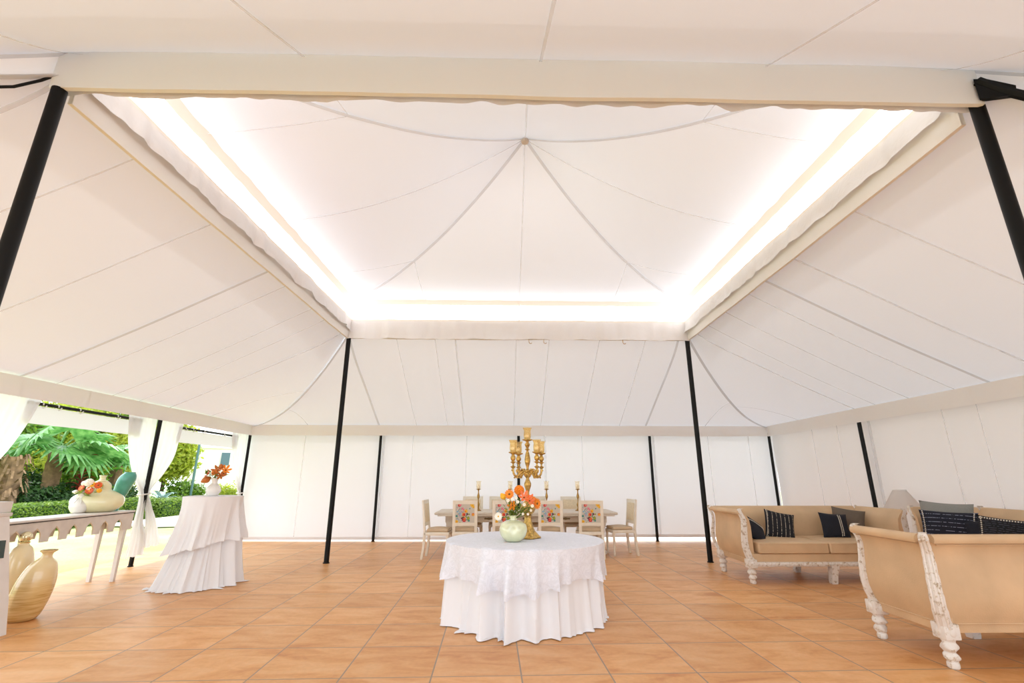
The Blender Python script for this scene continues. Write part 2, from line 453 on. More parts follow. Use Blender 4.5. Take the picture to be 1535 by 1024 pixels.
# --- inner beam covers, ruffles, glowing clerestory band, top hem
def edge(i0, i1):
    d = (i1 - i0).normalized(); mid = (i0 + i1) / 2
    n = Vector((-d.y, d.x));
    if n.dot(APEX - mid) < 0: n = -n
    return d, n
sides = {'back': (IBL, IBR), 'left': (IFL, IBL), 'right': (IBR, IFR), 'front': (IFR, IFL)}
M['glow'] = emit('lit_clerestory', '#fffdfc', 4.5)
M['hem'] = plain('cream_hem', '#e8e2d8', .9)
k = 3
for wi, (nm, (i0, i1)) in enumerate(sides.items()):
    d, n = edge(i0, i1); W = (i1 - i0).length
    zb = {'back': 3.985, 'left': 3.97, 'right': 3.97, 'front': 3.99}[nm]
    ztop = 4.33
    # flat cover: outer face, underside lip, inner face stop
    bm = B()
    e0, e1 = {'back': (0, 0), 'left': (-.10, 0), 'right': (0, -.16), 'front': (.0, .05)}[nm]
    def cov(off, za, zbm, hang=0, wav=.004):
        def f(u, v):
            s = -e0 + (W + e0 + e1) * u; p = i0 + d * s + n * off
            z = za + (zbm - za) * v
            q = wob((p.x*2, p.y*2, v), wav, 1.3)
            return v3(p + n * q, z + wob((p.x, p.y, 9), .012, 1.2) * (1 - v) * hang)
        return f
    grid(bm, cov(-.03, zb, ztop + .01, hang=1), 50, 4)
    grid(bm, lambda u, v: cov(-.03 + .034 * v, zb, zb, hang=1)(u, 0), 50, 1)
    grid(bm, cov(.004, zb, ztop, hang=1), 50, 4)
    struct(obj('trim_%d' % k, bm, M['canvas_trim' if nm == 'front' else 'canvas_cream'], recalc=False), 'flat canvas beam cover on the %s side of the raised roof' % nm); k += 1
    # ruffle inside
    bm = B(); zr = {'back': 3.97, 'left': 4.12, 'right': 4.12, 'front': 4.0}[nm]
    def ruf(u, v):
        s = -.02 + (W + .04) * u; p = i0 + d * s
        wav = .045 * noise.noise(Vector((s * 2.6, wi * 9, v * .8))) + .03 * noise.noise(Vector((s * 7, wi * 5, 0)))
        low = .022 * noise.noise(Vector((s * 1.8, wi * 3, 4))) + .008 * noise.noise(Vector((s * 6, wi * 3, 4)))
        return v3(p + n * (.04 + (1 - v) * .02 + wav * (1.1 - .6*v)), zr + (4.35 - zr) * v + (1 - v) * low)
    grid(bm, ruf, 150, 8)
    seam(bm, [ruf(u/60, 1) + Vector((0, 0, .0)) for u in range(61)], .03, off=(n.x*.008, n.y*.008, 0), up=(n.x, n.y, 0), mi=1)
    struct(obj('trim_%d' % k, bm, [M['ruffle'], M['hem']], recalc=False), 'loose gathered white ruffle inside the %s beam' % nm); k += 1
    # lit band
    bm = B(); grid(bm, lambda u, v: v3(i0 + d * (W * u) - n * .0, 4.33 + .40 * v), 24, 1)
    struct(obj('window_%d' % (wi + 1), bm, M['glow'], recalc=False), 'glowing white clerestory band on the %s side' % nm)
    # hem at the top of the band
    bm = B()
    def hem(u, v):
        s = W * u; q = .012 * noise.noise(Vector((s * 4, wi * 7, 1)))
        return v3(i0 + d * s + n * (.0 + .07 * v + q), 4.685 + .085 * v + q * .6)
    grid(bm, hem, 90, 3)
    if nm == 'back':
        seam(bm, [v3((i0 + i1)/2 + n * .03, 4.33 + .4 * t/4) for t in range(5)], .02, up=(n.x, n.y, 0), off=(0, 0, 0))
    struct(obj('trim_%d' % k, bm, M['hem'], recalc=False), 'cream hem above the glowing band on the %s side' % nm); k += 1

# little hooks under the back ruffle
for x, lab in ((.475, 'leftmost small metal hook hanging under the back ruffle'), (.76, 'middle small metal hook hanging under the back ruffle'), (2.30, 'lone metal hook hanging under the back ruffle near the right pole')):
    bm = B(); tube(bm, [(x, 8.80, 3.985), (x, 8.80, 3.93)] + [(x + .03 - .03*math.cos(a*PI/6), 8.80, 3.93 - .035*math.sin(a*PI/6)) for a in range(1, 6)], .006, 6)
    tag(obj('hook', bm, M['brass']), lab, 'hook', 'hooks under the back ruffle')

# --- walls
def wall(name, a, b, n, z0, z1, label, seams=(), gap=None, mat='canvas_wall'):
    a, b, n = Vector(a), Vector(b), Vector(n); W = (b - a).length; d = (b - a).normalized(); bm = B()
    def f(u, v):
        p = a + d * (W * u); s = W * u; z = z0 + (z1 - z0) * v
        q = .012 * noise.noise(Vector((s * .9, z * .5, name.__len__()))) + .004 * noise.noise(Vector((s * 5, z * .7, 2)))
        lo = gap(u) if gap else 0
        return v3(p + n * q, z + lo * (1 - v))
    grid(bm, f, 120, 14)
    for s, w in seams: seam(bm, [f(s / W, v/12) for v in range(13)], w, off=(n.x*.008, n.y*.008, 0), up=(n.x, n.y, 0), mi=1)
    # hem turned up at the bottom
    grid(bm, lambda u, v: f(u, v * .025) + Vector((n.x*.01, n.y*.01, 0)), 60, 1)
    return struct(obj(name, bm, [M[mat], M['wall_seam']], recalc=False), label)
wall('wall_back', (-6.2, 11.74), (6.6, 11.74), (0, -1), .03, 2.62, 'white canvas back wall of the tent', [(1.4, .02), (3.3, .06), (4.0, .016), (5.3, .018), (7.2, .05), (8.1, .018), (9.85, .05), (11.2, .018), (12.2, .018)], gap=lambda u: .05 * max(0, min(1, (u - .42) * 8)))
wall('wall_right', (6.6, 11.74), (6.5, -.35), (-1, 0), .03, 2.62, 'white canvas right wall of the tent', [(3.25, .07), (1.6, .018), (4.75, .02), (6.3, .06), (2.4, .014), (7.8, .02), (5.3, .014)], gap=lambda u: .03, mat='canvas_shaded')

# --- eave valances
def valance(name, a, b, n, label):
    a, b, n = Vector(a), Vector(b), Vector(n); W = (b - a).length; d = (b - a).normalized(); bm = B()
    def f(u, v):
        s = W * u; q = .015 * noise.noise(Vector((s * 1.1, v, len(label)))) + .004 * noise.noise(Vector((s * 5, v, 3)))
        return v3(a + d * s + n * q, 2.365 + .245 * v + (1 - v) * .012 * noise.noise(Vector((s * .7, 0, len(label)))))
    grid(bm, f, 110, 5)
    for k in range(1, int(W)): seam(bm, [f(k / W + .02, v/5) for v in range(6)], .012, off=(n.x*.004, n.y*.004, 0), up=(n.x, n.y, 0))
    return struct(obj(name, bm, M['eave'], recalc=False), label)
valance('trim_%d' % k, (-6.02, 11.53), (6.38, 11.52), (0, -1), 'canvas valance along the back eave'); k += 1
valance('trim_%d' % k, (-6.02, -.3), (-6.02, 11.53), (1, 0), 'canvas valance along the garden side eave'); k += 1
valance('trim_%d' % k, (6.38, 11.52), (6.32, -.3), (-1, 0), 'canvas valance along the right eave'); k += 1

# ================================================================== poles
def pole(p, z1, r, label, z0=0):
    bm = B(); lathe(bm, [(r, 0), (r, z1 - z0)], 16)
    lathe(bm, [(r * 1.3, 0), (r * 1.3, .012)], 16)
    o = obj('tent_pole', bm, M['black'], loc=(p[0], p[1], z0)); return tag(o, label, 'tent pole', 'black tent poles')
pole(IBL, 3.99, .043, 'tall black pole on the open tiles left of the dining chairs')
pole(IBR, 3.99, .043, 'tall black pole beside the far sofa')
pole(IFL, 3.995, .044, 'thick black pole slanting into the upper left corner of the photo')
pole((IFR.x + .01, IFR.y + .035), 4.24, .044, 'thick black pole slanting into the upper right corner of the photo')
pole((-6.08, 11.63), 2.45, .032, 'black corner pole behind the tall cloth-covered cocktail table')
pole((-2.965, 11.655), 2.45, .032, 'short black pole at the back wall between cocktail table and dining chairs')
pole((.355, 11.66), 2.45, .034, 'black wall pole half hidden by the gold candelabra')
pole((3.54, 11.65), 2.45, .032, 'black wall pole right of the dining table')
pole((6.45, 11.61), 2.45, .032, 'black corner pole behind the left half of the far sofa')
pole((6.44, 8.555), 2.45, .034, 'black pole at the right wall just left of the lamp shade')
pole((-6.08, 8.54), 2.45, .034, 'black pole between the tied white curtains')
# rafters seen at the front corners
def rafter(c, o, r, label, z0):
    c, o = Vector(c), Vector(o); pts = [(.002, 4.17), (.025, 4.02), (.05, 3.89), (.1, 3.73), (.2, 3.47), (.35, 3.18), (.55, 2.92), (.78, 2.74), (.96, 2.64)]
    bm = B(); tube(bm, [v3(c.lerp(o, t), z + z0) for t, z in pts], r, 8); tag(obj('rafter', bm, M['black']), label, 'rafter', 'black hip rafters')
rafter((3.42, 2.73), (6.36, -.40), .032, 'black rafter running from the upper right pole top to the photo edge', 0)
rafter((-3.12, 2.76), (-6.05, -.33), .010, 'thin black rafter peeping between canvas layers at upper left', .0)
bm = B()  # plate that joins the right front pole and its rafter
prism(bm, [(-.01, -.12), (-.01, .05), (.05, .01), (.17, -.13), (.16, -.20), (.02, -.14)], 'y', -.02, .02)
o = obj('corner_plate', bm, M['black'], loc=(3.42, 2.73, 4.14)); o.rotation_euler = (0, 0, -.81); tag(o, 'black triangular plate joining upper right pole and rafter', 'bracket')
# ================================================================== curtains on the garden side
def crow(rows, v):
    rows = sorted(rows, key=lambda r: -r[0]); n = len(rows) - 1
    z = rows[0][0] + (rows[-1][0] - rows[0][0]) * v
    for i in range(n):
        if rows[i+1][0] <= z <= rows[i][0] + 1e-6:
            t = (rows[i][0] - z) / (rows[i][0] - rows[i+1][0])
            p0, p1, p2, p3 = rows[max(i-1,0)], rows[i], rows[i+1], rows[min(i+2,n)]
            m = [(p2[a]-p0[a])/max(1e-6, abs(p2[0]-p0[0]))*abs(p1[0]-p2[0]) for a in range(4)], [(p3[a]-p1[a])/max(1e-6, abs(p3[0]-p1[0]))*abs(p1[0]-p2[0]) for a in range(4)]
            h = lambda a: p1[a]*(2*t**3-3*t*t+1) + m[0][a]*(t**3-2*t*t+t) + p2[a]*(-2*t**3+3*t*t) + m[1][a]*(t**3-t*t)
            return z, h(1), h(2), h(3)
    return z, rows[-1][1], rows[-1][2], rows[-1][3]
def curtain(rows, label, tie=None, seed=0, pleats=7, bottom=None):
    bm = B(); ztop = rows[0][0]; zbot = rows[-1][0]
    def f(u, v):
        z, ya, yb, xo = crow(rows, v); w = abs(yb - ya)
        amp = min(.05, .009 / max(w, .09) + .004)
        ph = pleats * u * 2 * PI + 1.2 * noise.noise(Vector((u * 3, z * .8, seed)))
        x = -6.12 + xo + amp * math.sin(ph) * (.55 + .45 * noise.noise(Vector((u * 5, seed, z))))
        if bottom: z += bottom * (v ** 8) * math.sin(ph * .5 + seed)
        return Vector((x, ya + (yb - ya) * u, z))
    grid(bm, f, 70, 60)
    bmesh.ops.solidify(bm, geom=bm.faces[:], thickness=.002)
    root = obj('curtain', bm, M['curtain'], recalc=False); tag(root, label, 'curtain', 'white tied curtains')
    if tie:
        b2 = B(); y0, y1, z = tie
        ring = []
        for k in range(21):
            a = 2*PI*k/20; ring.append(Vector((-6.10 + .065*math.cos(a), (y0+y1)/2 + ((y1-y0)/2+.012)*math.sin(a), z + .01*math.sin(a))))
        tube(b2, ring, .012, 6, caps=(False, False))
        obj('tie_back', b2, M['curtain'], root)
    return root
curtain([(2.40, 5.40, 6.35, 0), (2.0, 5.42, 6.22, 0), (1.6, 5.44, 6.02, 0), (1.3, 5.45, 5.72, 0), (1.15, 5.46, 5.56, .0), (1.0, 5.42, 5.62, .02), (.55, 5.36, 5.72, .04), (.06, 5.32, 5.78, .05)],
        'white curtain at the left photo edge, swept away in front of the palms', (5.45, 5.56, 1.14), 3, 8)
curtain([(2.40, 7.86, 8.52, 0), (2.0, 7.95, 8.54, 0), (1.67, 8.08, 8.55, 0), (1.35, 8.28, 8.55, 0), (1.2, 8.41, 8.55, .01), (1.125, 8.44, 8.55, .02), (1.0, 8.41, 8.55, .05), (.7, 8.33, 8.53, .09), (.45, 8.27, 8.62, .13), (.17, 8.22, 8.62, .15)],
        'white curtain tied to the pole, its flat edge beside the teal vase', (8.43, 8.65, 1.13), 5, 4, .008)
curtain([(2.40, 8.54, 9.24, 0), (2.08, 8.55, 9.19, 0), (1.75, 8.56, 9.13, 0), (1.45, 8.555, 8.94, 0), (1.25, 8.55, 8.745, .01), (1.125, 8.54, 8.65, .02), (1.0, 8.56, 8.68, .05), (.7, 8.60, 8.84, .09), (.45, 8.60, 8.94, .12), (.27, 8.62, 9.0, .13)],
        'white curtain tied to the pole, sweeping in a curve toward the cocktail table', None, 8, 4, .008)
curtain([(2.40, 10.92, 11.62, 0), (2.0, 11.03, 11.62, 0), (1.6, 11.2, 11.62, 0), (1.25, 11.42, 11.62, 0), (1.05, 11.54, 11.64, .01), (.9, 11.48, 11.65, .03), (.5, 11.38, 11.66, .04), (.08, 11.34, 11.68, .04)],
        'white curtain tied to the back corner pole behind the cocktail table', (11.53, 11.66, 1.06), 11, 4)
# rolled blind rails over the two openings
def blind(y0, y1, zr, zp, label, seed):
    t = thing('blind', label, 'blind', (-6.16, y0, zr), 0, 'hanging blinds over the garden openings'); W = y1 - y0
    b = B(); tube(b, [(0, 0, 0), (0, W, 0)], .022, 8); obj('rail', b, M['black'], t)
    b = B(); grid(b, lambda u, v: Vector((.012*noise.noise(Vector((u*4, v, seed))), W*u, -.03 - (zr - zp)*v + .01*noise.noise(Vector((u*3, 1, seed)))*v)), 40, 6)
    obj('panel', b, M['clear_panel'], t, recalc=False)
    for q in (.12, .23, .40, .74, .90):
        b = B(); yy = W*q
        tube(b, [(.03*math.cos(a*PI/6), yy + .004*a, -.012 + .034*math.sin(a*PI/6)) for a in range(13)], .008, 5)
        obj('tie', b, M['curtain'], t)
    return t
blind(6.15, 8.2, 2.335, 2.105, 'milky blind hanging on a black rail above the palm view', 2)
blind(9.1, 11.2, 2.31, 2.07, 'milky blind hanging above the white building view', 6)

# ================================================================== table cloths
def knots(n, seed, lo=.1, hi=1.15):
    r = random.Random(seed); return [r.uniform(lo, hi) ** 1.3 for _ in range(n)], [r.uniform(-.42, .42) for _ in range(n)]
def foldfun(n, seed):
    a, p = knots(n, seed)
    def f(th, sharp=2.1):
        x = th / (2*PI) * n; i = int(math.floor(x)) % n; t = x - math.floor(x)
        A = a[i]*(1-t) + a[(i+1) % n]*t; P = p[i]*(1-t) + p[(i+1) % n]*t
        s = .5 + .5*math.cos(2*PI*(t + P))
        return A * s ** sharp
    return f
def skirt_cloth(name, R, H, Rb, nf, seed, depth, mat, hem=None, off=0, puddle=.05, lean=(0, 0), label='', cat='tablecloth', loc=(0, 0, 0), topoff=0.0, bulge=0, NT=220, NR=34):
    """round top and a skirt that falls in folds; hem(theta) gives the lower edge"""
    fold = foldfun(nf, seed); fold2 = foldfun(nf * 2 + 1, seed + 5)
    bm = B(); rows = []
    top = H + topoff
    for i in range(1, 7): rows.append(('t', R * i / 6.3))
    for i in range(NR + 1): rows.append(('s', i / NR))
    if puddle: rows += [('p', .35), ('p', .7), ('p', 1.0)]
    ctr = bm.verts.new((0, 0, top)); vs = []
    def rad(th, k):          # k: 0 at the rim .. 1 at the floor
        base = R + (Rb - R) * k ** 1.15 + bulge * math.sin(PI * k)
        g = min(1, k * 2.2) ** 1.2
        return base + off + depth * g * (fold(th) - .35) + depth * .35 * g * (fold2(th) - .4) * k
    for kind, q in rows:
        ring = []
        for j in range(NT):
            th = 2*PI*j/NT
            if kind == 't': p = (q*math.cos(th), q*math.sin(th), top)
            elif kind == 's':
                zb = hem(th) - .03 * (fold(th) - .3) if hem else .012
                z = top - .012 + (zb - (top - .012)) * q
                if q == 0: rr, z = R + off, top - .005
                else: rr = rad(th, min(1, (H - z) / H))
                k = min(1, max(0, (H - z) / H))
                if hem is None: z += .012 * fold2(th + .2) * (1 if q > .97 else 0)
                p = (rr*math.cos(th) + lean[0]*k**1.6, rr*math.sin(th) + lean[1]*k**1.6, z)
            else:
                pd = puddle * (max(0, fold(th + .35) - .15) + .25 * fold2(th))
                rr = rad(th, 1) + pd * q
                zz = .012 + .02 * math.sin(PI * q) * fold2(th) + .004
                p = (rr*math.cos(th) + lean[0], rr*math.sin(th) + lean[1], max(.004, zz - .008*q))
            ring.append(bm.verts.new(p))
        vs.append(ring)
    for j in range(NT): bm.faces.new((ctr, vs[0][j], vs[0][(j+1) % NT]))
    for a, b in zip(vs, vs[1:]):
        for j in range(NT):
            bm.faces.new((a[j], b[j], b[(j+1) % NT], a[(j+1) % NT]))
    o = obj(name, bm, mat, loc=loc, ang=80); return tag(o, label, cat)
RT = (.235, 5.62)
skirt_cloth('tablecloth', .81, .748, .875, 24, 11, .14, M['white_linen'], None, 0, .06, (0, -.0), 'long plain white cloth reaching the tiles under the lace on the round table', loc=(*RT, 0))
def hem_rt(th):
    # a square cloth on a round top: the corner hangs lowest toward the camera
    a = th + PI/2 + .12
    d = math.cos(a); sq = .5 + .5 * math.cos(4 * a)
    return .455 - .085 * max(0, sq) ** .8 + .006 * math.sin(th * 46) + .02 * noise.noise(Vector((th * 2, 4, 1)))
skirt_cloth('lace_overlay', .82, .748, .885, 24, 11, .175, M['lace'], hem_rt, .04, 0, (0, 0), 'white patterned lace overlay draped over the round table', 'table overlay', (*RT, 0), .006)
CT = (-4.10, 7.12)
skirt_cloth('tablecloth', .335, 1.145, .50, 14, 23, .15, M['white_linen'], None, 0, .13, (-.06, -.03), 'long white cloth pooling on the floor around the tall cocktail table', loc=(*CT, 0), bulge=-.06, NT=160)
def hem_ct(th):
    a = th - 3.5
    return .50 - .095 * math.cos(a) + .02 * noise.noise(Vector((th * 2.2, 9, 1)))
skirt_cloth('table_overlay', .342, 1.145, .58, 14, 23, .165, M['white_linen'], hem_ct, .03, 0, (-.10, -.04), 'shorter white overlay cloth draped over the tall cocktail table', 'table overlay', (*CT, 0), .006, bulge=-.06, NT=160)

# ================================================================== sofas
PROF = [(.0, .24), (.01, .30), (.042, .38), (.064, .48), (.062, .60), (.048, .72), (.042, .80), (.052, .86), (.075, .905)]
def uprof(z):
    for (u0, z0), (u1, z1) in zip(PROF, PROF[1:]):
        if z <= z1: return u0 + (u1 - u0) * (z - z0) / (z1 - z0)
    return PROF[-1][0]
def sofa_section(th=.10):
    pts = [(u, z) for u, z in smoothprof(PROF, 3)]
    cx, cz, r = .078, .925, .042
    arc = [(cx + r*math.cos(a), cz + r*math.sin(a)) for a in [math.radians(d) for d in (-40, -10, 20, 50, 80, 110, 140, 170)]]
    inner = [(cx - .075, .90), (-.035, .84), (-.05, .74), (-.05, .60), (-.05, .24)]
    return pts + arc + inner
def carved_post(bm, cx, cy, sx, sy, w0=.088, w1=.052):
    rings = []
    prof = smoothprof(PROF, 3) + [(.088, .93), (.094, .955), (.085, .975), (.06, .98)]
    for i, (u, z) in enumerate(prof):
        t = i / (len(prof) - 1); w = (w0 + (w1 - w0) * min(1, t * 1.25)) / 2 * (1.0 + .05 * math.sin(i * 2.1))
        if z > .96: w *= .8
        x, y = cx + sx * (u + .012), cy + sy * (u + .012)
        rr = []
        for a in range(12):
            th = 2*PI*a/12 + PI/12; q = 1 / max(abs(math.cos(th)), abs(math.sin(th))) ** .75
            rr.append(Vector((x + w*q*math.cos(th), y + w*q*math.sin(th), z)))
        rings.append(rr)
    loft(bm, rings)
    # raised bead line on the outer faces
    for dx, dy in ((sx or 0, 0), (0, sy or 0)):
        if dx or dy:
            tube(bm, [(cx + sx*(u + .012) + dx*w0*.5*(1 - .35*i/len(prof)), cy + sy*(u + .012) + dy*w0*.5*(1 - .35*i/len(prof)), z) for i, (u, z) in enumerate(prof[:-3])], .011, 6)
def carved_leg(seed=0):
    bm = B()
    rbox(bm, (-.062, -.062, .205), (.062, .062, .315), .008)
    for sx, sy in ((1, 0), (-1, 0), (0, 1), (0, -1)):
        b2 = bmesh.new(); bmesh.ops.create_uvsphere(b2, u_segments=10, v_segments=6, radius=1)
        merge(bm, b2, 0, Matrix.Translation((sx*.06, sy*.06, .26)) @ Matrix.Diagonal((.03 if sy else .012, .03 if sx else .012, .034, 1)))
    prof = smoothprof([(.030, 0), (.040, .012), (.040, .035), (.034, .05), (.050, .075), (.046, .10), (.036, .115), (.056, .14), (.050, .165), (.040, .185), (.055, .21)], 3)
    tw = lambda th, r, z: r * (1 + .13 * math.sin(3 * th + z * 60 + seed)) if .04 < z < .2 else r
    lathe(bm, prof, 22, mod=tw)
    return bm
def make_sofa(L, D, label, loc, rz, mids=True, cushions=2, S=1.0, zs=1.0, rear=1.0):
    root = thing('sofa', label, 'sofa', loc, rz, 'tan sofas with carved white frames'); root.scale = (1, 1, zs)
    sec = sofa_section(); h = L/2; d = D/2
    b = B(); prism(b, [(d - .05 + u, z) for u, z in sec], 'x', -h + .02, h - .02); bk = obj('backrest', b, M['leather'], root)
    for off, z in ((uprof(.885) + .014, .885), (.014, .305)):
        b = B(); tube(b, [(x, d - .05 + off, z) for x in (-h + .06, 0, h - .06)], .006, 6); obj('piping', b, M['leather'], bk)
    for s in (-1, 1):
        b = B(); prism(b, [(s * (h - .05 + u), z) for u, z in sec], 'y', -d + .03, d - .02); ar = obj('armrest', b, M['leather'], root)
        for off, z in ((uprof(.885) + .014, .885), (.016, .305)):
            b = B(); tube(b, [(s*(h - .05 + off), y, z) for y in (-d + .05, 0, d - .05)], .006, 6); obj('piping', b, M['leather'], ar)
    b = B(); rbox(b, (-h + .04, -d + .02, .235), (h - .04, d - .06, .385), .012); obj('seat_frame', b, M['leather'], root)
    # carved front rail
    b = B(); rbox(b, (-h + .09, -d - .012, .225), (h - .09, -d + .04, .282), .01)
    for i in range(int(L / .055)):
        x = -h + .12 + i * .055
        if x < h - .12: ball(b, (x, -d - .012, .254), .016, u=8, v=5, sq=(1.3, .6, 1))
    obj('front_rail', b, M['worn_white'], root)
    for sx in (-1, 1):
        for sy in (-1, 1):
            b = B(); carved_post(b, sx*(h - (.045 if sy > 0 else .072)), sy*(d - .045), sx, sy if sy > 0 else 0, .088*(rear if sy > 0 else 1), .052*(rear if sy > 0 else 1)); obj('corner_post', b, M['worn_white'], root)
            obj('leg', carved_leg(sx + sy * 2), M['worn_white'], root, loc=(sx*(h - .045), sy*(d - .045) , 0))
    if mids:
        for y in (-d + .04, d - .10):
            b = B(); rings = []
            for z, off, w in ((0, -.0, .036), (.03, 0, .04), (.12, .012, .042), (.2, .03, .05), (.25, .03, .055)):
                rings.append([(off*1 + w*c, y + w*e, z) for c, e in ((-1, -1), (1, -1), (1, 1), (-1, 1))])
            loft(b, rings); obj('leg', b, M['worn_white'], root)
    n = cushions; w = (L - .30) / n
    for i in range(n):
        x0 = -h + .15 + i*w; b = B(); b2 = bmesh.new()
        box(b2, (x0 + .004, -d + .0, .385), (x0 + w - .004, d - .14, .53))
        bmesh.ops.bevel(b2, geom=b2.edges[:], offset=.035, segments=4, affect='EDGES', profile=.6)
        bmesh.ops.subdivide_edges(b2, edges=[e for e in b2.edges if e.calc_length() > .3], cuts=10, use_grid_fill=True)
        for v in b2.verts:
            if v.co.z > .5: v.co.z += .022 * math.sin(PI * (v.co.x - x0) / w) * math.sin(PI * (v.co.y + d) / (2*d)) + .006 * noise.noise(v.co * 6)
        merge(b, b2); c = obj('seat_cushion', b, M['leather'], root)
        for z in (.515, .40):
            b = B(); tube(b, [(x0 + .02, -d + .002, z), (x0 + w - .02, -d + .002, z)], .006, 6); obj('piping', b, M['leather'], c)
    return root
make_sofa(2.32, .99, 'far tan sofa with empty seat front, facing the camera before the back wall', (4.56, 7.57, 0), 0, True, 2, zs=1.0, rear=.5)
make_sofa(1.78, .80, 'nearest tan sofa, turned with its plain back to the camera at right edge', (4.30, 4.47, 0), PI, True, 2, zs=1.0)
SC_R = -1.691
make_sofa(1.70, .86, 'tan sofa in the right corner facing left, holding the grey pillow', (5.65, 5.61, 0), SC_R, False, 2, zs=1.075)

# ================================================================== pillows
def striped(name, base, line, axis, n, wave=.0, thin=.12, broken=True):
    m, nt, out = newmat(name)
    p = N(nt, 'ShaderNodeBsdfPrincipled', Roughness=.9)
    sx = nt.nodes.new('ShaderNodeSeparateXYZ'); nt.links.new(objco(nt), sx.inputs[0])
    a = N(nt, 'ShaderNodeMath', operation='MULTIPLY'); nt.links.new(sx.outputs[axis], a.inputs[0]); a.inputs[1].default_value = n
    fr = N(nt, 'ShaderNodeMath', operation='FRACT'); nt.links.new(a.outputs[0], fr.inputs[0])
    lt = N(nt, 'ShaderNodeMath', operation='LESS_THAN'); nt.links.new(fr.outputs[0], lt.inputs[0]); lt.inputs[1].default_value = thin
    nz = N(nt, 'ShaderNodeTexNoise', Scale=55, Detail=2); nt.links.new(objco(nt), nz.inputs[0])
    gt = N(nt, 'ShaderNodeMath', operation='GREATER_THAN'); nt.links.new(nz.outputs[0], gt.inputs[0]); gt.inputs[1].default_value = .47 if broken else 0
    mu = N(nt, 'ShaderNodeMath', operation='MULTIPLY'); nt.links.new(lt.outputs[0], mu.inputs[0]); nt.links.new(gt.outputs[0], mu.inputs[1])
    mx = N(nt, 'ShaderNodeMix', data_type='RGBA'); nt.links.new(mu.outputs[0], mx.inputs[0]); mx.inputs[6].default_value = lin(base); mx.inputs[7].default_value = lin(line)
    nt.links.new(mx.outputs[2], p.inputs['Base Color']); nt.links.new(p.outputs[0], out.inputs[0]); return m
M['p_navy'] = plain('navy_fabric', '#10121f', .9, var=.3, vscale=60)
M['p_stripe'] = striped('navy_fabric_pale_stripes', '#101119', '#b9ad9b', 0, 17)
M['p_lines'] = striped('navy_fabric_thin_lines', '#0c0f20', '#8f93a5', 1, 21, thin=.10)
M['p_dense'] = striped('black_fabric_dense_lines', '#0b0b11', '#3c3d48', 1, 45, thin=.3)
M['p_grey'] = plain('grey_linen', '#84837d', .9, var=.12, vscale=120, bumps=.2, bscale=200)
M['p_taupe'] = plain('taupe_linen', '#64584c', .9, var=.12, vscale=120)
M['bead'] = plain('shell_beads', '#e5dccb', .5)
def pillow(w, h, th, mat, label, loc, face, roll=0, tilt=0, bead=None):
    """face: world direction its front looks along (horizontal); tilt: lean back; roll: spin about that axis"""
    bm = B(); n = 16
    def P(u, v, s):
        k = (max(0, 1 - abs(u) ** 2.6) * max(0, 1 - abs(v) ** 2.6)) ** .5
        x = w/2 * u * (1 - .07 * (1 - v*v)); y = h/2 * v * (1 - .07 * (1 - u*u))
        return Vector((x, y, s * th/2 * k * (1 + .06 * noise.noise(Vector((u*2, v*2, s))))))
    for s in (1, -1):
        grid(bm, lambda a, b: P(a*2 - 1, b*2 - 1, s), n, n)
    bmesh.ops.remove_doubles(bm, verts=bm.verts[:], dist=.0005)
    o = obj('pillow', bm, mat); tag(o, label, 'pillow', 'throw pillows on the sofas')
    f = Vector((face[0], face[1], 0)).normalized(); f = (f * math.cos(tilt) + Vector((0, 0, math.sin(tilt)))).normalized()
    x = Vector((0, 0, 1)).cross(f).normalized(); y = f.cross(x)
    R = Matrix((x, y, f)).transposed() @ Matrix.Rotation(roll, 3, 'Z')
    o.matrix_world = Matrix.Translation(loc) @ R.to_4x4()
    if bead:
        for kind, a, b0, b1 in bead:
            b = B(); m = int(abs(b1 - b0) * (w if kind == 'h' else h) / 2 / .021)
            for i in range(m + 1):
                t = b0 + (b1 - b0) * i / max(1, m)
                q = P(t, a, 1) if kind == 'h' else P(a, t, 1)
                ball(b, (q.x, q.y, q.z + .003), .0075, u=6, v=4)
            obj('beading', b, M['bead'], o)
    # corner tassels
    return o
pillow(.40, .34, .13, M['p_taupe'], 'mostly hidden grey brown pillow in the left corner of the far sofa', (3.60, 7.80, .73), (.55, -1), .1, .25)
pillow(.42, .38, .14, M['p_navy'], 'navy pillow slumped against the left arm of the far sofa, one pale beaded line', (3.735, 7.50, .66), (.75, -1), -.62, .55, [('h', .45, -.9, .9)])
pillow(.43, .43, .14, M['p_stripe'], 'black pillow with pale vertical stripes leaning alone mid far sofa', (4.22, 7.66, .70), (-.12, -1), -.22, .38, [('v', -.9, -.95, .95)])
pillow(.44, .38, .14, M['p_taupe'], 'taupe pillow tucked at the right arm of the far sofa', (5.34, 7.72, .76), (-.5, -1), -.16, .3)
pillow(.40, .38, .15, M['p_navy'], 'navy pillow with a curved row of shell beads at right of far sofa', (5.02, 7.58, .70), (-.1, -1), -.08, .3, [('v', .25, -.8, .85), ('v', .38, -.75, .8)])
SCf = (math.sin(SC_R), -math.cos(SC_R))
K = 1.0
def corner_pillow(w, h, th, mat, label, loc, *rest):
    pillow(w*K, h*K, th, mat, label, (loc[0]*K, loc[1]*K, 1.4 - (1.4 - loc[2])*K), *rest)
corner_pillow(.52, .52, .16, M['p_grey'], 'large plain grey pillow on the right corner sofa', (5.50, 6.16, .86), (-.75, -.68), -.06, .25)
corner_pillow(.54, .40, .15, M['p_lines'], 'navy pillow with thin broken lines and beaded sides before the grey pillow', (5.28, 5.90, .83), (-.75, -.68), -.03, .3, [('v', -.88, -.9, .9), ('v', .88, -.9, .9)])
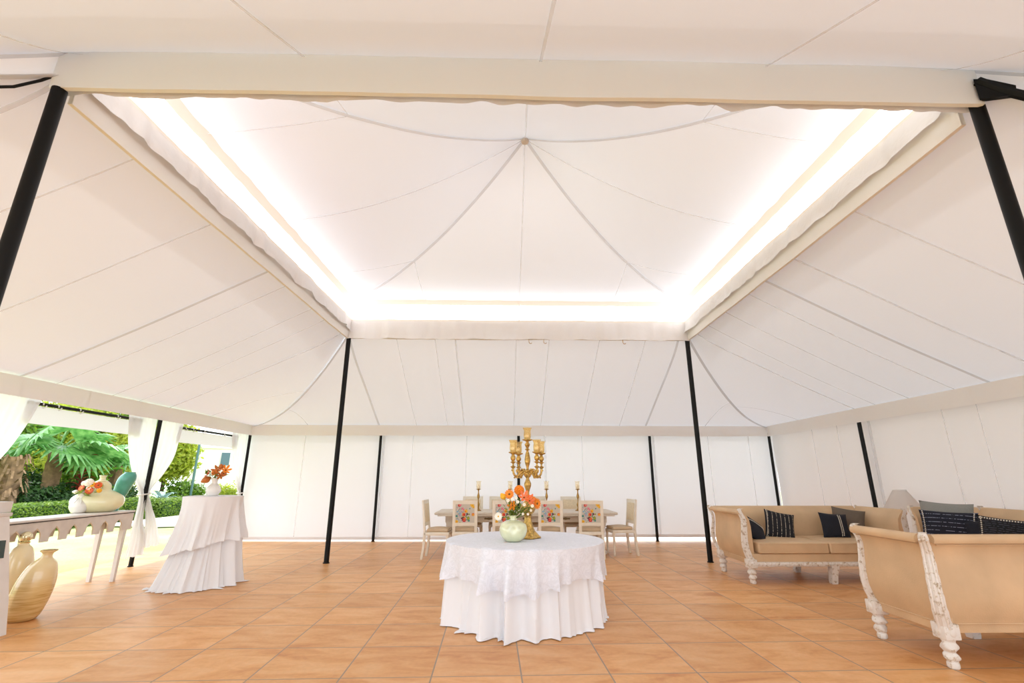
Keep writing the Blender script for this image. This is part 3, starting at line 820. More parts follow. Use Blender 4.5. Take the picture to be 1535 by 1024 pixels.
corner_pillow(.46, .36, .14, M['p_dense'], 'black pillow with white beads along its top at the right photo edge', (5.30, 5.26, .82), (-.8, -.6), -.10, .3, [('h', .86, -.9, .9), ('v', -.86, -.9, .9)])
corner_pillow(.40, .36, .14, M['p_navy'], 'plain dark pillow squeezed between the lined and the beaded pillows', (5.42, 5.57, .77), (-.8, -.6), .05, .35)
# ================================================================== lamp in the sofa corner
t = thing('floor_lamp', 'lamp with white cone shade rising behind the gap between two sofas', 'lamp', (6.16, 7.62, 0))
b = B(); lathe(b, [(.14, 0), (.14, .02), (.03, .04), (.018, .08), (.018, 1.02)], 16); obj('stand', b, M['worn_white'], t)
b = B(); lathe(b, [(.255, .94), (.085, 1.225)], 32, caps=(False, False)); bmesh.ops.solidify(b, geom=b.faces[:], thickness=.004)
sh = obj('lamp_shade', b, M['shade_cloth'], t, recalc=False)
b = B(); tube(b, [(.086*math.cos(a*PI/16), .086*math.sin(a*PI/16), 1.225) for a in range(33)], .005, 5); obj('rim', b, M['canvas_cream'], sh)

# ================================================================== dining table
DT = (.44, 10.16)
t = thing('dining_table', 'long whitewashed wooden dining table behind the round table', 'table', (*DT, 0))
b = B(); rbox(b, (-1.76, -.53, .715), (1.76, .53, .76), .012)
for yy in (-.52, .52): rbox(b, (-1.70, yy - .012 if yy < 0 else yy - .02, .69), (1.70, yy + .02 if yy < 0 else yy + .012, .716), .006)
obj('tabletop', b, M['worn_wood'], t)
b = B()
for s in (-1, 1):
    rbox(b, (-1.52, s*.40 - .02, .575), (1.52, s*.40 + .02, .70), .008)
    rbox(b, (s*1.5 - .02, -.40, .575), (s*1.5 + .02, .40, .70), .008)
ap = obj('apron', b, M['worn_wood'], t)
for x in (-.72, .02, .76):
    b = B()
    for k in range(5): ball(b, (x + (k - 2)*.035, -.425, .64), .022 if k != 2 else .03, u=8, v=6, sq=(1, .5, .8))
    obj('carved_ornament', b, plain('dark_carving', '#8a7658', .7) if x < 0 else bpy.data.materials['dark_carving'], ap)
leg_poly = [(-.10, 0), (.10, 0), (.10, .05), (.055, .09), (.06, .2), (.045, .32), (.075, .40), (.06, .46), (.10, .50), (.095, .55), (.12, .58), (.12, .70), (-.12, .70), (-.12, .58), (-.085, .54), (-.09, .3), (-.08, .1), (-.10, .05)]
for sx in (-1, 1):
    for sy in (-1, 1):
        b = B(); prism(b, [(sx*(1.44 + x), z) for x, z in leg_poly], 'y', sy*.37 - .055, sy*.37 + .055)
        bmesh.ops.bevel(b, geom=[e for e in b.edges if abs((e.verts[0].co - e.verts[1].co).y) < 1e-5], offset=.006, segments=1, affect='EDGES')
        obj('leg', b, M['worn_wood'], t)

# ================================================================== dining chairs
FL = [plain('emb_' + n, c, .85) for n, c in (('linen', '#c9c3b6'), ('red', '#c42340'), ('yellow', '#e6b93c'), ('orange', '#e07a34'), ('blue', '#8fb6c8'), ('pink', '#dd7f8e'), ('green', '#8a9a3e'), ('dark', '#6b3340'), ('white', '#f1ece0'), ('teal', '#4f8d86'), ('lilac', '#b5a0c0'))]
def floral(bm, x0, x1, z0, z1, y, seed=4):
    r = random.Random(seed)
    box(bm, (x0, y, z0), (x1, y + .012, z1), 0)
    lay = [0]
    def disc(cx, cz, rad, mi, n=7):
        lay[0] += 1; yy = y - .0012 - lay[0] * 1e-5
        pts = []
        for k in range(n):
            rr = rad * (1 if k % 2 else .82)
            px, pz = cx + rr*math.cos(2*PI*k/n), cz + rr*math.sin(2*PI*k/n)
            pts.append(bm.verts.new((min(x1 - .002, max(x0 + .002, px)), yy, min(z1 - .002, max(z0 + .002, pz)))))
        f = bm.faces.new(pts); f.material_index = mi
    W, H = x1 - x0, z1 - z0
    P = lambda u, v: (x0 + W*u, z0 + H*v)
    for _ in range(230):       # speckle of stitched dots that follows a spray from lower middle to upper left
        t = r.random(); u = .12 + .62*t*r.random() + r.gauss(0, .10); v = .10 + .75*r.random()
        if u > .62 and v > .55 and r.random() < .9: continue
        if 0.03 < u < .97: disc(*P(u, v), r.uniform(.004, .008), r.choice([4, 4, 8, 8, 9, 10, 6, 5, 7]), 5)
    for _ in range(26):        # leaves
        u, v = r.gauss(.5, .16), r.gauss(.3, .14); disc(*P(u, v), r.uniform(.010, .018), r.choice([6, 6, 9]), 5)
    for u, v, rad, mi in ((.20, .93, .030, 1), (.26, .95, .022, 5), (.88, .92, .034, 2), (.94, .84, .026, 2), (.80, .96, .02, 2), (.36, .76, .022, 5), (.42, .70, .02, 5), (.55, .62, .034, 2), (.52, .60, .018, 3),
                          (.44, .44, .036, 3), (.46, .43, .02, 1), (.62, .46, .02, 7), (.92, .44, .030, 3), (.93, .42, .016, 2), (.42, .22, .036, 7), (.46, .14, .036, 1), (.50, .24, .022, 3), (.34, .24, .02, 7),
                          (.68, .24, .028, 6), (.70, .12, .022, 9), (.07, .06, .034, 2), (.07, .36, .024, 9), (.12, .60, .020, 4), (.24, .5, .022, 4), (.22, .42, .018, 10), (.3, .58, .016, 10)):
        disc(*P(u, v), rad, mi, 8)
        if rad > .025:
            for k in range(5):
                a = 2*PI*k/5 + seed; c = P(u, v); disc(c[0] + rad*.55*math.cos(a), c[1] + rad*.55*math.sin(a), rad*.42, mi, 6)
            disc(*P(u, v), rad*.28, 2 if mi != 2 else 3, 6)
def make_chair(label, loc, rz, group):
    """front of the seat looks to +y; the back (with the floral outside panel) stands at -y"""
    t = thing('dining_chair', label, 'chair', loc, rz, group)
    hw, d = .225, .22
    def lean(z): return -d - max(0, z - .46) * .11
    for s in (-1, 1):
        b = B(); w = .021; rings = []
        for z, y in ((0, -d - .04), (.04, -d - .034), (.2, -d - .01), (.44, -d)):
            ww = w * (.8 if z == 0 else 1); rings.append([(s*(hw - w) + ww*a, y + ww*c, z) for a, c in ((-1, -1), (1, -1), (1, 1), (-1, 1))])
        loft(b, rings); obj('leg', b, M['chair_paint'], t)
        b = B(); rings = []
        for z, ww in ((0, .015), (.012, .019), (.03, .015), (.05, .018), (.36, .023), (.375, .027), (.45, .027)):
            rings.append([(s*(hw - .027) + ww*math.cos(2*PI*k/12), d - .027 + ww*math.sin(2*PI*k/12), z) for k in range(12)])
        loft(b, rings); obj('leg', b, M['chair_paint'], t)
    b = B(); rbox(b, (-hw, -d - .02, .40), (hw, d, .455), .008); obj('seat_frame', b, M['chair_paint'], t)
    b = B(); b2 = bmesh.new(); box(b2, (-hw + .004, -d + .02, .455), (hw - .004, d - .002, .505)); bmesh.ops.bevel(b2, geom=b2.edges[:], offset=.022, segments=3, affect='EDGES')
    bmesh.ops.subdivide_edges(b2, edges=[e for e in b2.edges if e.calc_length() > .2], cuts=6, use_grid_fill=True)
    for v in b2.verts:
        if v.co.z > .49: v.co.z += .03 * max(0, 1 - (v.co.x/hw)**2) * max(0, 1 - (v.co.y/d)**2)
    merge(b, b2); obj('seat', b, M['seat_leather'], t)
    # back frame: two stiles, top and lower rails, all raked
    b = B()
    def bar(x0, x1, z0, z1, ty=.017):
        loft(b, [[(x, lean(z) + yy, z) for x, yy in ((x0, -ty), (x1, -ty), (x1, ty), (x0, ty))] for z in (z0, (z0+z1)/2, z1)])
    bar(-hw, -hw + .052, .44, 1.0); bar(hw - .052, hw, .44, 1.0); bar(-hw + .052, hw - .052, .935, 1.0); bar(-hw + .052, hw - .052, .56, .615)
    bf = obj('back_frame', b, M['chair_paint'], t)
    b = B(); floral(b, -hw + .05, hw - .05, .612, .938, 0)
    for v in b.verts: v.co.y += lean(v.co.z) - .006
    obj('back_panel', b, FL, t, smooth=False, recalc=False)
    b = B(); b2 = bmesh.new(); box(b2, (-hw + .05, .004, .61), (hw - .05, .022, .94)); bmesh.ops.bevel(b2, geom=b2.edges[:], offset=.008, segments=2, affect='EDGES')
    merge(b, b2)
    for v in b.verts: v.co.y += lean(v.co.z)
    obj('back_pad', b, M['chair_cane'], t)
    return t
G = 'cream dining chairs'
ch = make_chair('leftmost of the floral-backed dining chairs on the near side of the dining table', (-.70, 9.42, 0), 0, G)
dup(ch, (.025, 9.42, 0), 0, 'floral-backed dining chair half hidden behind the green vase and flowers')
dup(ch, (.86, 9.42, 0), 0, 'floral-backed dining chair just right of the gold candelabra foot')
dup(ch, (1.60, 9.42, 0), 0, 'rightmost of the floral-backed dining chairs on the near side')
for x, lab in ((-.68, 'cream chair on the far side behind the leftmost floral chair'), (-.09, 'cream chair on the far side behind the orange bouquet'), (.74, 'cream chair on the far side just right of the candelabra stem'), (1.50, 'cream chair on the far side with the rightmost candlestick before it')):
    dup(ch, (x, 10.86, 0), PI, lab)
dup(ch, (-1.185, 9.36, 0), -PI/2 - .06, 'cream chair in side view at the left end of the dining table')
dup(ch, (2.24, 9.72, 0), PI/2 + .12, 'cream chair in side view at the right end of the dining table')

# ================================================================== candlesticks on the dining table
def candlestick(loc, label, silver=False):
    t = thing('candlestick', label, 'candlestick', loc, 0, 'hurricane candlesticks on the dining table')
    b = B(); lathe(b, smoothprof([(.062, 0), (.062, .012), (.03, .03), (.016, .06), (.026, .10), (.028, .13), (.012, .17), (.012, .22), (.026, .26), (.024, .30), (.012, .34), (.013, .39), (.028, .405), (.05, .415), (.052, .422)], 3), 18)
    obj('stem', b, M['brass'] if not silver else M['gold'], t)
    b = B(); lathe(b, smoothprof([(.03, .423), (.042, .44), (.046, .48), (.042, .53), (.045, .555), (.058, .572)], 3), 20, caps=(True, False))
    obj('glass_hurricane', b, M['clear_glass'], t)
    b = B(); lathe(b, [(.022, .424), (.022, .50), (.004, .502), (.003, .512)], 14); obj('candle', b, M['wax'], t)
for x, lab, s in ((-.51, 'candlestick with glass hurricane at the left end of the dining table', 0), (.135, 'amber candlestick seen directly left of the gold candelabra stem', 1), (.875, 'candlestick with glass hurricane right of the candelabra', 0), (1.51, 'rightmost candlestick with glass hurricane on the dining table', 0)):
    candlestick((x, 10.1, .762), lab, s)

# ================================================================== gold candelabra on the round table
t = thing('candelabra', 'tall gold five-light candelabra on the round table', 'candelabra', (.275, 5.66, .757), .0)
b = B()
scal = lambda th, r, z: r * (1 + (.10 * math.cos(5*th + .6) if z < .06 else .05 * math.cos(8 * th)))
lathe(b, smoothprof([(.128, 0), (.132, .012), (.112, .03), (.078, .07), (.055, .12), (.040, .19), (.038, .22), (.05, .24)], 4), 40, mod=scal); obj('base', b, M['gold'], t)
b = B(); lathe(b, smoothprof([(.03, .235), (.066, .27), (.084, .32), (.056, .37), (.022, .41), (.017, .46), (.02, .50), (.036, .55), (.038, .58), (.022, .62), (.018, .64), (.035, .66), (.045, .69), (.035, .72), (.015, .74), (.014, .76), (.028, .81), (.032, .85), (.02, .92), (.012, .945), (.028, .96), (.013, .975), (.024, 1.0), (.03, 1.02), (.014, 1.05), (.05, 1.065), (.058, 1.072), (.056, 1.078)], 3), 24, mod=lambda th, r, z: r*(1 + .04*math.cos(8*th)))
st = obj('stem', b, M['gold'], t)
b = B()
for k in range(10): ball(b, (.045*math.cos(2*PI*k/10), .045*math.sin(2*PI*k/10), .70 + .012*(k % 2)), .018, u=8, v=6)
obj('leaf_collar', b, M['gold'], st)
def hurricane(parent, x, y, z, s=1.0):
    b = B(); lathe(b, smoothprof([(.030*s, 0), (.040*s, .015), (.041*s, .06), (.038*s, .09), (.043*s, .11), (.055*s, .132)], 3), 22, (x, y, z), caps=(True, False))
    obj('glass_hurricane', b, M['gold_glass'], parent)
    b = B(); lathe(b, [(.02, 0.002), (.02, .06), (.003, .062), (.003, .072)], 12, (x, y, z)); obj('candle', b, M['wax'], parent)
hurricane(t, 0, 0, 1.079, 1.0)
for k in range(4):
    a = math.radians(30 + 90*k); R = .195
    b = B(); c, s = math.cos(a), math.sin(a); P = lambda r, z: (r*c, r*s, z)
    tube(b, smoothprof([P(.02, .69), P(.06, .72), (*P(.10, .70)[:2], .695), P(.14, .655), P(.175, .66), P(.195, .70), P(R, .76)], 5), [.016]*8 + [.013]*100, 8) if False else None
    pts = smoothprof([P(.02, .70), P(.06, .715), P(.10, .695), P(.135, .662), P(.168, .665), P(.19, .70), P(R, .75)], 5)
    tube(b, pts, [.017 - .006*i/len(pts) for i in range(len(pts))], 8)
    for r, z, q in ((.075, .735, .016), (.105, .715, .014), (.14, .645, .014), (.175, .645, .012), (.205, .725, .014), (.055, .69, .016)): ball(b, P(r, z), q, u=8, v=6, sq=(1, 1, .8))
    tube(b, smoothprof([P(.10, .71), P(.125, .735), P(.15, .725), P(.145, .70)], 4), .007, 6)
    lathe(b, smoothprof([(.010, .742), (.030, .765), (.012, .775), (.012, .80), (.034, .815), (.014, .825), (.024, .84), (.030, .865), (.016, .90), (.045, .915), (.052, .922), (.05, .928)], 3), 18, P(R, 0))
    ar = obj('arm', b, M['gold'], t)
    hurricane(ar, *P(R, .93)[:2], .929, .92)
# ================================================================== flowers
def petals(bm, n, R, r0, cup=.25, w=.35, mi=0, twist=0, rows=1):
    for row in range(rows):
        for k in range(n):
            a = 2*PI*(k + .5*row)/n + twist; c, s = math.cos(a), math.sin(a); RR = R*(1 - .22*row)
            pr = []
            for t, ww in ((0, .25), (.35, .8), (.7, 1), (1, .35)):
                rad = r0 + (RR - r0)*t; wd = w*RR*ww*.5; z = cup*RR*(t**1.5)*(1 + .7*row) + .004*row
                pr.append((Vector((rad*c - wd*s, rad*s + wd*c, z)), Vector((rad*c + wd*s, rad*s - wd*c, z))))
            vs = [(bm.verts.new(p), bm.verts.new(q)) for p, q in pr]
            for x, y in zip(vs, vs[1:]): bm.faces.new((x[0], x[1], y[1], y[0])).material_index = mi
def orient(o, loc, d):
    d = Vector(d).normalized(); u, w = frame_of(d)
    o.matrix_world = Matrix.Translation(loc) @ Matrix((u, w, d)).transposed().to_4x4()
def flower(kind, loc, d, R, neck, label, pm, group, em='eye', cat='flower'):
    """a bloom at loc looking along d with its stem down to neck"""
    t = thing({'daisy': 'daisy', 'gerbera': 'gerbera', 'lily': 'lily', 'mum': 'chrysanthemum', 'bud': 'flower_bud', 'tulip': 'tulip'}[kind], label, cat, (0, 0, 0), 0, group)
    R *= 1.35 if group == 'flowers in the pale green vase' and kind != 'daisy' else 1
    orient(t, loc, d); inv = t.matrix_world.inverted()
    b = B()
    if kind == 'gerbera': petals(b, 14, R, .15*R, .12, .34, rows=2)
    elif kind == 'daisy': petals(b, 9, R, .2*R, .1, .5)
    elif kind == 'lily': petals(b, 6, R, .05*R, .65, .5)
    elif kind == 'tulip': petals(b, 6, R*.75, .1*R, 1.6, .95)
    elif kind == 'mum':
        for i in range(60):
            th = math.acos(1 - 1.35*(i + .5)/60); ph = i*2.39996; q = Vector((math.sin(th)*math.cos(ph), math.sin(th)*math.sin(ph), math.cos(th)))
            ball(b, q*R*.8, R*.24, u=6, v=4)
        ball(b, (0, 0, 0), R*.8, u=10, v=6)
    elif kind == 'bud':
        lathe(b, smoothprof([(.15*R, -R), (.7*R, -.4*R), (.75*R, .1*R), (.4*R, .7*R), (.05*R, R)], 3), 10)
    obj('petals', b, M[pm], t)
    if kind in ('gerbera', 'daisy', 'lily'):
        b = B(); ball(b, (0, 0, .03*R), R*(.24 if kind != 'lily' else .14), u=10, v=6, sq=(1, 1, .6)); obj('center', b, M[em], t)
    b = B(); p0 = Vector((0, 0, 0)); p2 = inv @ Vector(neck); p1 = (p0 + p2)/2 + Vector((0, 0, -.25*p2.length))
    if kind == 'mum' or kind == 'bud': p0 = Vector((0, 0, -.5*R))
    tube(b, [p0, p0.lerp(p1, .6), p1.lerp(p2, .35), p2], .0028, 5); obj('stem', b, M['stem'], t)
    return t
def greens(loc, pts, label, mat='sprig', n=9, ln=.035, seed=1):
    """leafy filler: sprigs that rise out of the vase mouth"""
    r = random.Random(seed); bm = B(); base = Vector((0, 0, 0))
    for p in pts:
        p = Vector(p) - Vector(loc); tube(bm, [base, p*.5 + Vector((0, 0, .01)), p], .002, 4)
        for i in range(n):
            q = base.lerp(p, .35 + .65*i/n); d = Vector((r.uniform(-1, 1), r.uniform(-1, 1), r.uniform(-.3, .9))).normalized(); u, w = frame_of(d); l = ln*r.uniform(.7, 1.3)
            vs = [bm.verts.new(x) for x in (q, q + d*l*.5 + u*l*.22, q + d*l, q + d*l*.5 - u*l*.22)]
            bm.faces.new(vs)
    o = obj('greenery', bm, M[mat], loc=loc, recalc=False); return tag(o, label, 'greenery', 'leafy greens in the vases')

# --- pale green vase in the middle
VX, VY, VZ = .105, 5.38, .757
t = thing('vase', 'squat pale green glass vase with creased front on the round table', 'vase', (VX, VY, VZ))
b = B()
def pinch(th, r, z):
    a = (th + PI/2 + PI) % (2*PI) - PI     # angle from the camera side
    g = math.exp(-(a/.28)**2) * math.exp(-((z - .125)/.055)**2)
    return r * (1 - .22*g - .035*math.cos(6*th)*math.exp(-((z - .16)/.05)**2))
lathe(b, smoothprof([(.06, 0), (.085, .006), (.125, .045), (.147, .095), (.148, .138), (.130, .176), (.082, .202), (.036, .210)], 5), 64, mod=pinch, caps=(True, False)); body = obj('body', b, M['green_glass'], t)
b = B(); lathe(b, [(.036, .205), (.033, .23), (.036, .258), (.03, .258), (.026, .21)], 22, caps=(False, False)); obj('neck', b, M['green_glass'], t)
neck = (VX, VY, VZ + .22); G1 = 'flowers in the pale green vase'
def cpt(px, py, y=5.36): return (VX + (px - 770)*.0070*y/5.2 , y, 1.011 + (775 - py)*.0066*y/5.2)
flower('gerbera', cpt(764, 743), (-.15, -1, .35), .040, neck, 'orange yellow gerbera facing the camera at upper left of the centre bouquet', 'orange', G1)
flower('mum', cpt(779, 738, 5.42), (.1, -.6, .8), .042, neck, 'golden round bloom topping the centre bouquet', 'orange', G1)
flower('bud', cpt(754.5, 746), (-.6, -.3, .8), .030, neck, 'yellow orange bud at the far left of the centre bouquet', 'yellow', G1)
flower('lily', cpt(786, 748), (.1, -.9, .5), .052, neck, 'coral bloom in the middle of the centre bouquet', 'coral', G1)
flower('lily', cpt(794, 753), (.5, -.8, .4), .050, neck, 'coral bloom right of the middle of the centre bouquet', 'coral', G1)
flower('gerbera', cpt(805, 757), (.75, -.7, .05), .044, neck, 'orange gerbera with dark eye at the far right of the centre bouquet', 'orange', G1)
flower('gerbera', cpt(799, 752, 5.44), (.2, -.7, .7), .036, neck, 'orange gerbera behind at upper right of the centre bouquet', 'orange', G1)
flower('lily', cpt(769, 760), (-.3, -.9, .1), .040, neck, 'rusty orange bloom low in the centre bouquet', 'orange', G1)
flower('gerbera', cpt(748, 776), (-.25, -1, .05), .033, (VX - .03, VY - .01, VZ + .225), 'white and yellow bloom drooping low left of the pale green vase', 'whitep', G1, 'eyey')
for px, py, lab in ((762, 752, 'small white daisy under the left gerbera'), (768, 750, 'small white daisy beside the left gerbera'), (774, 748, 'small white daisy below the golden round bloom'), (776.5, 754, 'small white daisy at the heart of the centre bouquet'), (786, 758, 'small white daisy below the coral blooms'), (798, 760, 'small white daisy under the right gerbera')):
    flower('daisy', cpt(px, py, 5.32), (random.uniform(-.3, .3), -1, .3), .018, neck, lab, 'whitep', G1, 'eyey')
for px, py, lab in ((784, 772, 'tiny white blossom left before the candelabra stem'), (791.5, 772.5, 'tiny white blossom right before the candelabra stem'), (796, 767, 'tiny pale blossom beside the candelabra bulge')):
    flower('daisy', cpt(px, py, 5.34), (.2, -1, .1), .014, (VX + .01, VY, VZ + .22), lab, 'whitep', G1, 'eyey')
greens(neck, [cpt(772, 756, 5.38), cpt(780, 752, 5.40), cpt(764, 758), cpt(788, 764), cpt(776, 762, 5.33), cpt(758, 762), cpt(782, 760, 5.34), cpt(770, 766, 5.34), cpt(800, 764, 5.4), cpt(763, 770, 5.35)], 'green leaves filling the bouquet in the pale green vase', n=14, ln=.05, seed=3)
b = B(); petals(b, 1, .03, 0, .1, .7); o = obj('fallen_petal', b, M['redorange'], loc=(.005, 5.27, .7595), recalc=False); tag(o, 'single orange petal fallen left of the pale green vase', 'petal')

# --- white pitcher-like vase on the cocktail table
def white_vase(loc, s, label):
    t = thing('vase', label, 'vase', loc, 0)
    b = B(); lathe(b, smoothprof([(.05*s, 0), (.075*s, .008*s), (.105*s, .06*s), (.108*s, .10*s), (.075*s, .155*s), (.042*s, .19*s), (.042*s, .235*s), (.058*s, .275*s), (.052*s, .275*s), (.034*s, .235*s), (.03*s, .19*s)], 4), 32, caps=(True, False)); obj('body', b, M['white_glaze'], t)
    b = B()
    for k in range(8): a = 2*PI*k/8; tube(b, [(.043*s*math.cos(a), .043*s*math.sin(a), .2*s), (.07*s*math.cos(a), .07*s*math.sin(a), .165*s), (.1*s*math.cos(a), .1*s*math.sin(a), .125*s)], .004*s, 5)
    obj('raised_ribs', b, M['white_glaze'], t); return t
W1 = (-4.10, 7.08, 1.152)
white_vase(W1, .86, 'white vase of rusty orange flowers on the tall cocktail table')
n1 = (W1[0], W1[1], W1[2] + .2)
def w1(px, py, y=7.05): return (W1[0] + (px - 319)*.0102, y, 1.152 + (743 - py)*.0094)
G2 = 'flowers on the tall cocktail table'
for px, py, d, kind, R, pm, lab in ((322, 707, (0, -1, .4), 'lily', .075, 'rust', 'rust orange lily in the middle of the cocktail table bouquet'), (333, 706, (.7, -.7, .4), 'lily', .07, 'orange', 'orange lily at the right of the cocktail table bouquet'), (327, 714, (.3, -.9, 0), 'lily', .055, 'rust', 'rusty lily low in the cocktail table bouquet'), (311, 711, (-.7, -.7, .3), 'lily', .06, 'redorange', 'red orange lily at the left of the cocktail table bouquet'), (326, 701, (.1, -.5, .9), 'bud', .045, 'rust', 'upright rusty bud topping the cocktail table bouquet'), (318, 709, (-.2, -1, .3), 'gerbera', .05, 'orange', 'orange bloom left of the middle lily on the cocktail table'), (331, 711, (.3, -1, .1), 'gerbera', .045, 'rust', 'dark rust bloom between the right lilies on the cocktail table'), (308, 720, (-.8, -.5, -.5), 'bud', .065, 'rust', 'big brown orange bud drooping left over the white vase')):
    flower(kind, w1(px, py), d, R, n1, lab, pm, G2)
greens(n1, [w1(308, 708, 7.1), w1(314, 706, 7.12), w1(330, 708, 7.1), w1(336, 712, 7.1), w1(322, 712, 7.0), w1(304, 710, 7.05), w1(320, 703, 7.12)], 'green leaves in the white vase on the cocktail table', n=9, ln=.07, seed=8)

# ================================================================== console table
CX, CY = -5.565, 6.46
t = thing('console_table', 'white console table with scalloped apron beside the lawn', 'table', (CX, CY, 0), .06)
y0, y1 = -1.12, 1.03
b = B(); rbox(b, (-.20, y0, .912), (.20, y1, .935), .004); obj('tabletop', b, M['white_paint'], t)
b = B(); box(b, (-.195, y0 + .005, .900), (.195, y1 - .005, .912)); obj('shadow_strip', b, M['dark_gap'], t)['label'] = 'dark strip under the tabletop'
def arch_z(q, w=.088, h=.165):
    """height of the cut-out at offset q from its middle: a pointed ogee"""
    q = abs(q)
    pts = [(0, h), (.010, .147), (.030, .134), (.060, .105), (.072, .065), (.060, .0)]
    if q >= .076: return 0
    for (q0, z0), (q1, z1) in zip(pts[:5], pts[1:5]):
        if q <= q1: return z0 + (z1 - z0)*(q - q0)/(q1 - q0)
    return .02
def fret(bm, x0, x1, a, bb, zt, zl, pitch=.262):
    n = int((bb - a - .10)/pitch); m = (bb - a - n*pitch)/2; ys = []
    for k in range(n):
        c = a + m + pitch*(k + .5)
        ys += [(c + q, zl + arch_z(q)) for q in (-.0761, -.0759, -.066, -.05, -.03, -.01, 0, .01, .03, .05, .066, .0759, .0761)]
    ys = [(a, zl)] + ys + [(bb, zl)]
    loft(bm, [[(x0, y, z), (x1, y, z), (x1, y, zt), (x0, y, zt)] for y, z in ys])
for x in (.172, -.19):
    b = B(); fret(b, x, x + .018, y0 + .01, y1 - .01, .90, .675); obj('apron', b, M['console_paint'], t, smooth=False)
for y in (y0 + .012, y1 - .03):
    b = B(); loft(b, [[(x, y, z), (x, y + .018, z), (x, y + .018, .90), (x, y, .90)] for x, z in ((-.17, .675), (-.09, .69), (-.06, .73), (-.03, .80), (0, .83), (.03, .80), (.06, .73), (.09, .69), (.17, .675))]); obj('end_panel', b, M['console_paint'], t, smooth=False)
for sx in (-1, 1):
    for yy in (y0 + .06, y1 - .12):
        b = B(); loft(b, [[(sx*.155 + w*a, yy + w*c, z) for a, c in ((-1, -1), (1, -1), (1, 1), (-1, 1))] for z, w in ((0, .023), (.4, .028), (.69, .032), (.90, .032))]); obj('leg', b, M['white_paint'], t)
# things standing on it
W2 = (-5.765, 6.90, .937)
white_vase(W2, 1.0, 'small white vase of mixed orange flowers on the console table')
n2 = (W2[0], W2[1], W2[2] + .24); G3 = 'flowers on the console table'
def w2(px, py, y=6.86): return (W2[0] + (px - 117)*.0093, y, .937 + (769 - py)*.0085)
for px, py, d, kind, R, pm, em, lab in ((118, 731, (-.3, -1, .4), 'gerbera', .055, 'redorange', 'yellow', 'red orange gerbera at the left of the console bouquet'), (130, 735, (.2, -1, .2), 'gerbera', .055, 'redorange', 'yellow', 'red orange gerbera low in the middle of the console bouquet'), (141, 727, (.6, -.8, .4), 'gerbera', .05, 'redorange', 'eye', 'red orange gerbera at the right of the console bouquet'), (127, 723, (0, -.6, .8), 'mum', .055, 'whitep', 'eye', 'white fluffy bloom topping the console bouquet'), (128, 730, (.1, -1, .3), 'daisy', .035, 'whitep', 'eyey', 'white daisy between the red gerberas on the console'), (120, 724, (-.3, -.6, .7), 'mum', .035, 'whitep', 'eye', 'small white bloom at upper left of the console bouquet'), (144, 735, (.8, -.6, -.1), 'mum', .03, 'yellow', 'eye', 'yellow green bloom at lower right of the console bouquet'), (133, 726, (.2, -.8, .5), 'gerbera', .04, 'yellow', 'eye', 'yellow orange bloom under the white fluffy one'), (110, 737, (-.9, -.5, .1), 'bud', .035, 'whitep', 'eye', 'pale bud hanging at the left of the console bouquet')):
    flower(kind, w2(px, py), d, R, n2, lab, pm, G3, em)
greens(n2, [w2(108, 738), w2(114, 735, 6.95), w2(140, 738), w2(130, 741), w2(136, 742, 6.8), w2(122, 738, 6.8), w2(146, 731, 6.9), w2(116, 741, 6.82)], 'pale leafy greens in the small white vase on the console', n=10, ln=.06, seed=12)
t = thing('vase', 'large squat cream gourd vase on the console table', 'vase', (-5.695, 7.10, .937), .55)
b = B(); lathe(b, smoothprof([(.15, 0), (.20, .008), (.285, .07), (.305, .14), (.28, .205), (.20, .26), (.135, .29), (.125, .315), (.115, .36), (.075, .405), (.042, .425), (.034, .45), (.045, .485), (.036, .485), (.024, .45)], 4), 48, mod=lambda th, r, z: r*(1 - .28*abs(math.sin(th))**1.5) if z < .41 else r, caps=(True, False)); obj('body', b, M['cream_glaze'], t)
b = B(); ball(b, (.02, -.10, .345), .014, u=10, v=6); obj('dark_dimple', b, M['dark_gap'], t)
t = thing('vase', 'tall teal vase at the far end of the console table', 'vase', (-5.675, 7.38, .937))
b = B(); lathe(b, smoothprof([(.06, 0), (.066, .01), (.072, .12), (.098, .30), (.112, .42), (.095, .49), (.068, .525), (.066, .535), (.056, .535), (.05, .50)], 4), 36, caps=(True, False))
for v in b.verts: v.co.x += .13*(max(0, v.co.z)/.53)**1.2; v.co.y += .02*v.co.z
obj('body', b, M['teal_glaze'], t)

# ================================================================== floor vases and the white stand at the left edge
t = thing('floor_vase', 'leaning straw-coloured floor vase before the console table', 'vase', (-4.89, 5.50, 0))
b = B(); lathe(b, smoothprof([(.085, 0), (.11, .006), (.138, .05), (.158, .16), (.164, .28), (.152, .40), (.116, .52), (.066, .575), (.048, .595), (.045, .63), (.07, .652), (.07, .66), (.05, .66), (.036, .63)], 4), 44, caps=(True, False))
for v in b.verts:
    v.co.x += .115*(max(0, v.co.z)/.66)**1.1 - .02
ob = obj('body', b, M['straw'], t)
b = B(); lathe(b, [(.069, .653), (.072, .659), (.068, .665), (.05, .664)], 24, caps=(False, False))
for v in b.verts: v.co.x += .115 - .02
obj('lip', b, M['brass'], t)
t = thing('floor_vase', 'tall buttery cream floor vase with mirrored ball stopper, behind the leaning one', 'vase', (-5.28, 5.72, 0))
b = B(); lathe(b, smoothprof([(.075, 0), (.09, .01), (.115, .12), (.125, .35), (.12, .52), (.085, .64), (.05, .68), (.045, .705)], 4), 36); obj('body', b, M['tall_glaze'], t)
b = B(); lathe(b, [(.045, .70), (.052, .712), (.03, .722)], 18); ball(b, (0, 0, .765), .058, u=20, v=14); obj('ball_stopper', b, M['mercury'], t)
t = thing('display_stand', 'tall tapered white stand with a dark green pane, cut off by the left photo edge', 'stand', (-4.95, 4.90, 0))
b = B()
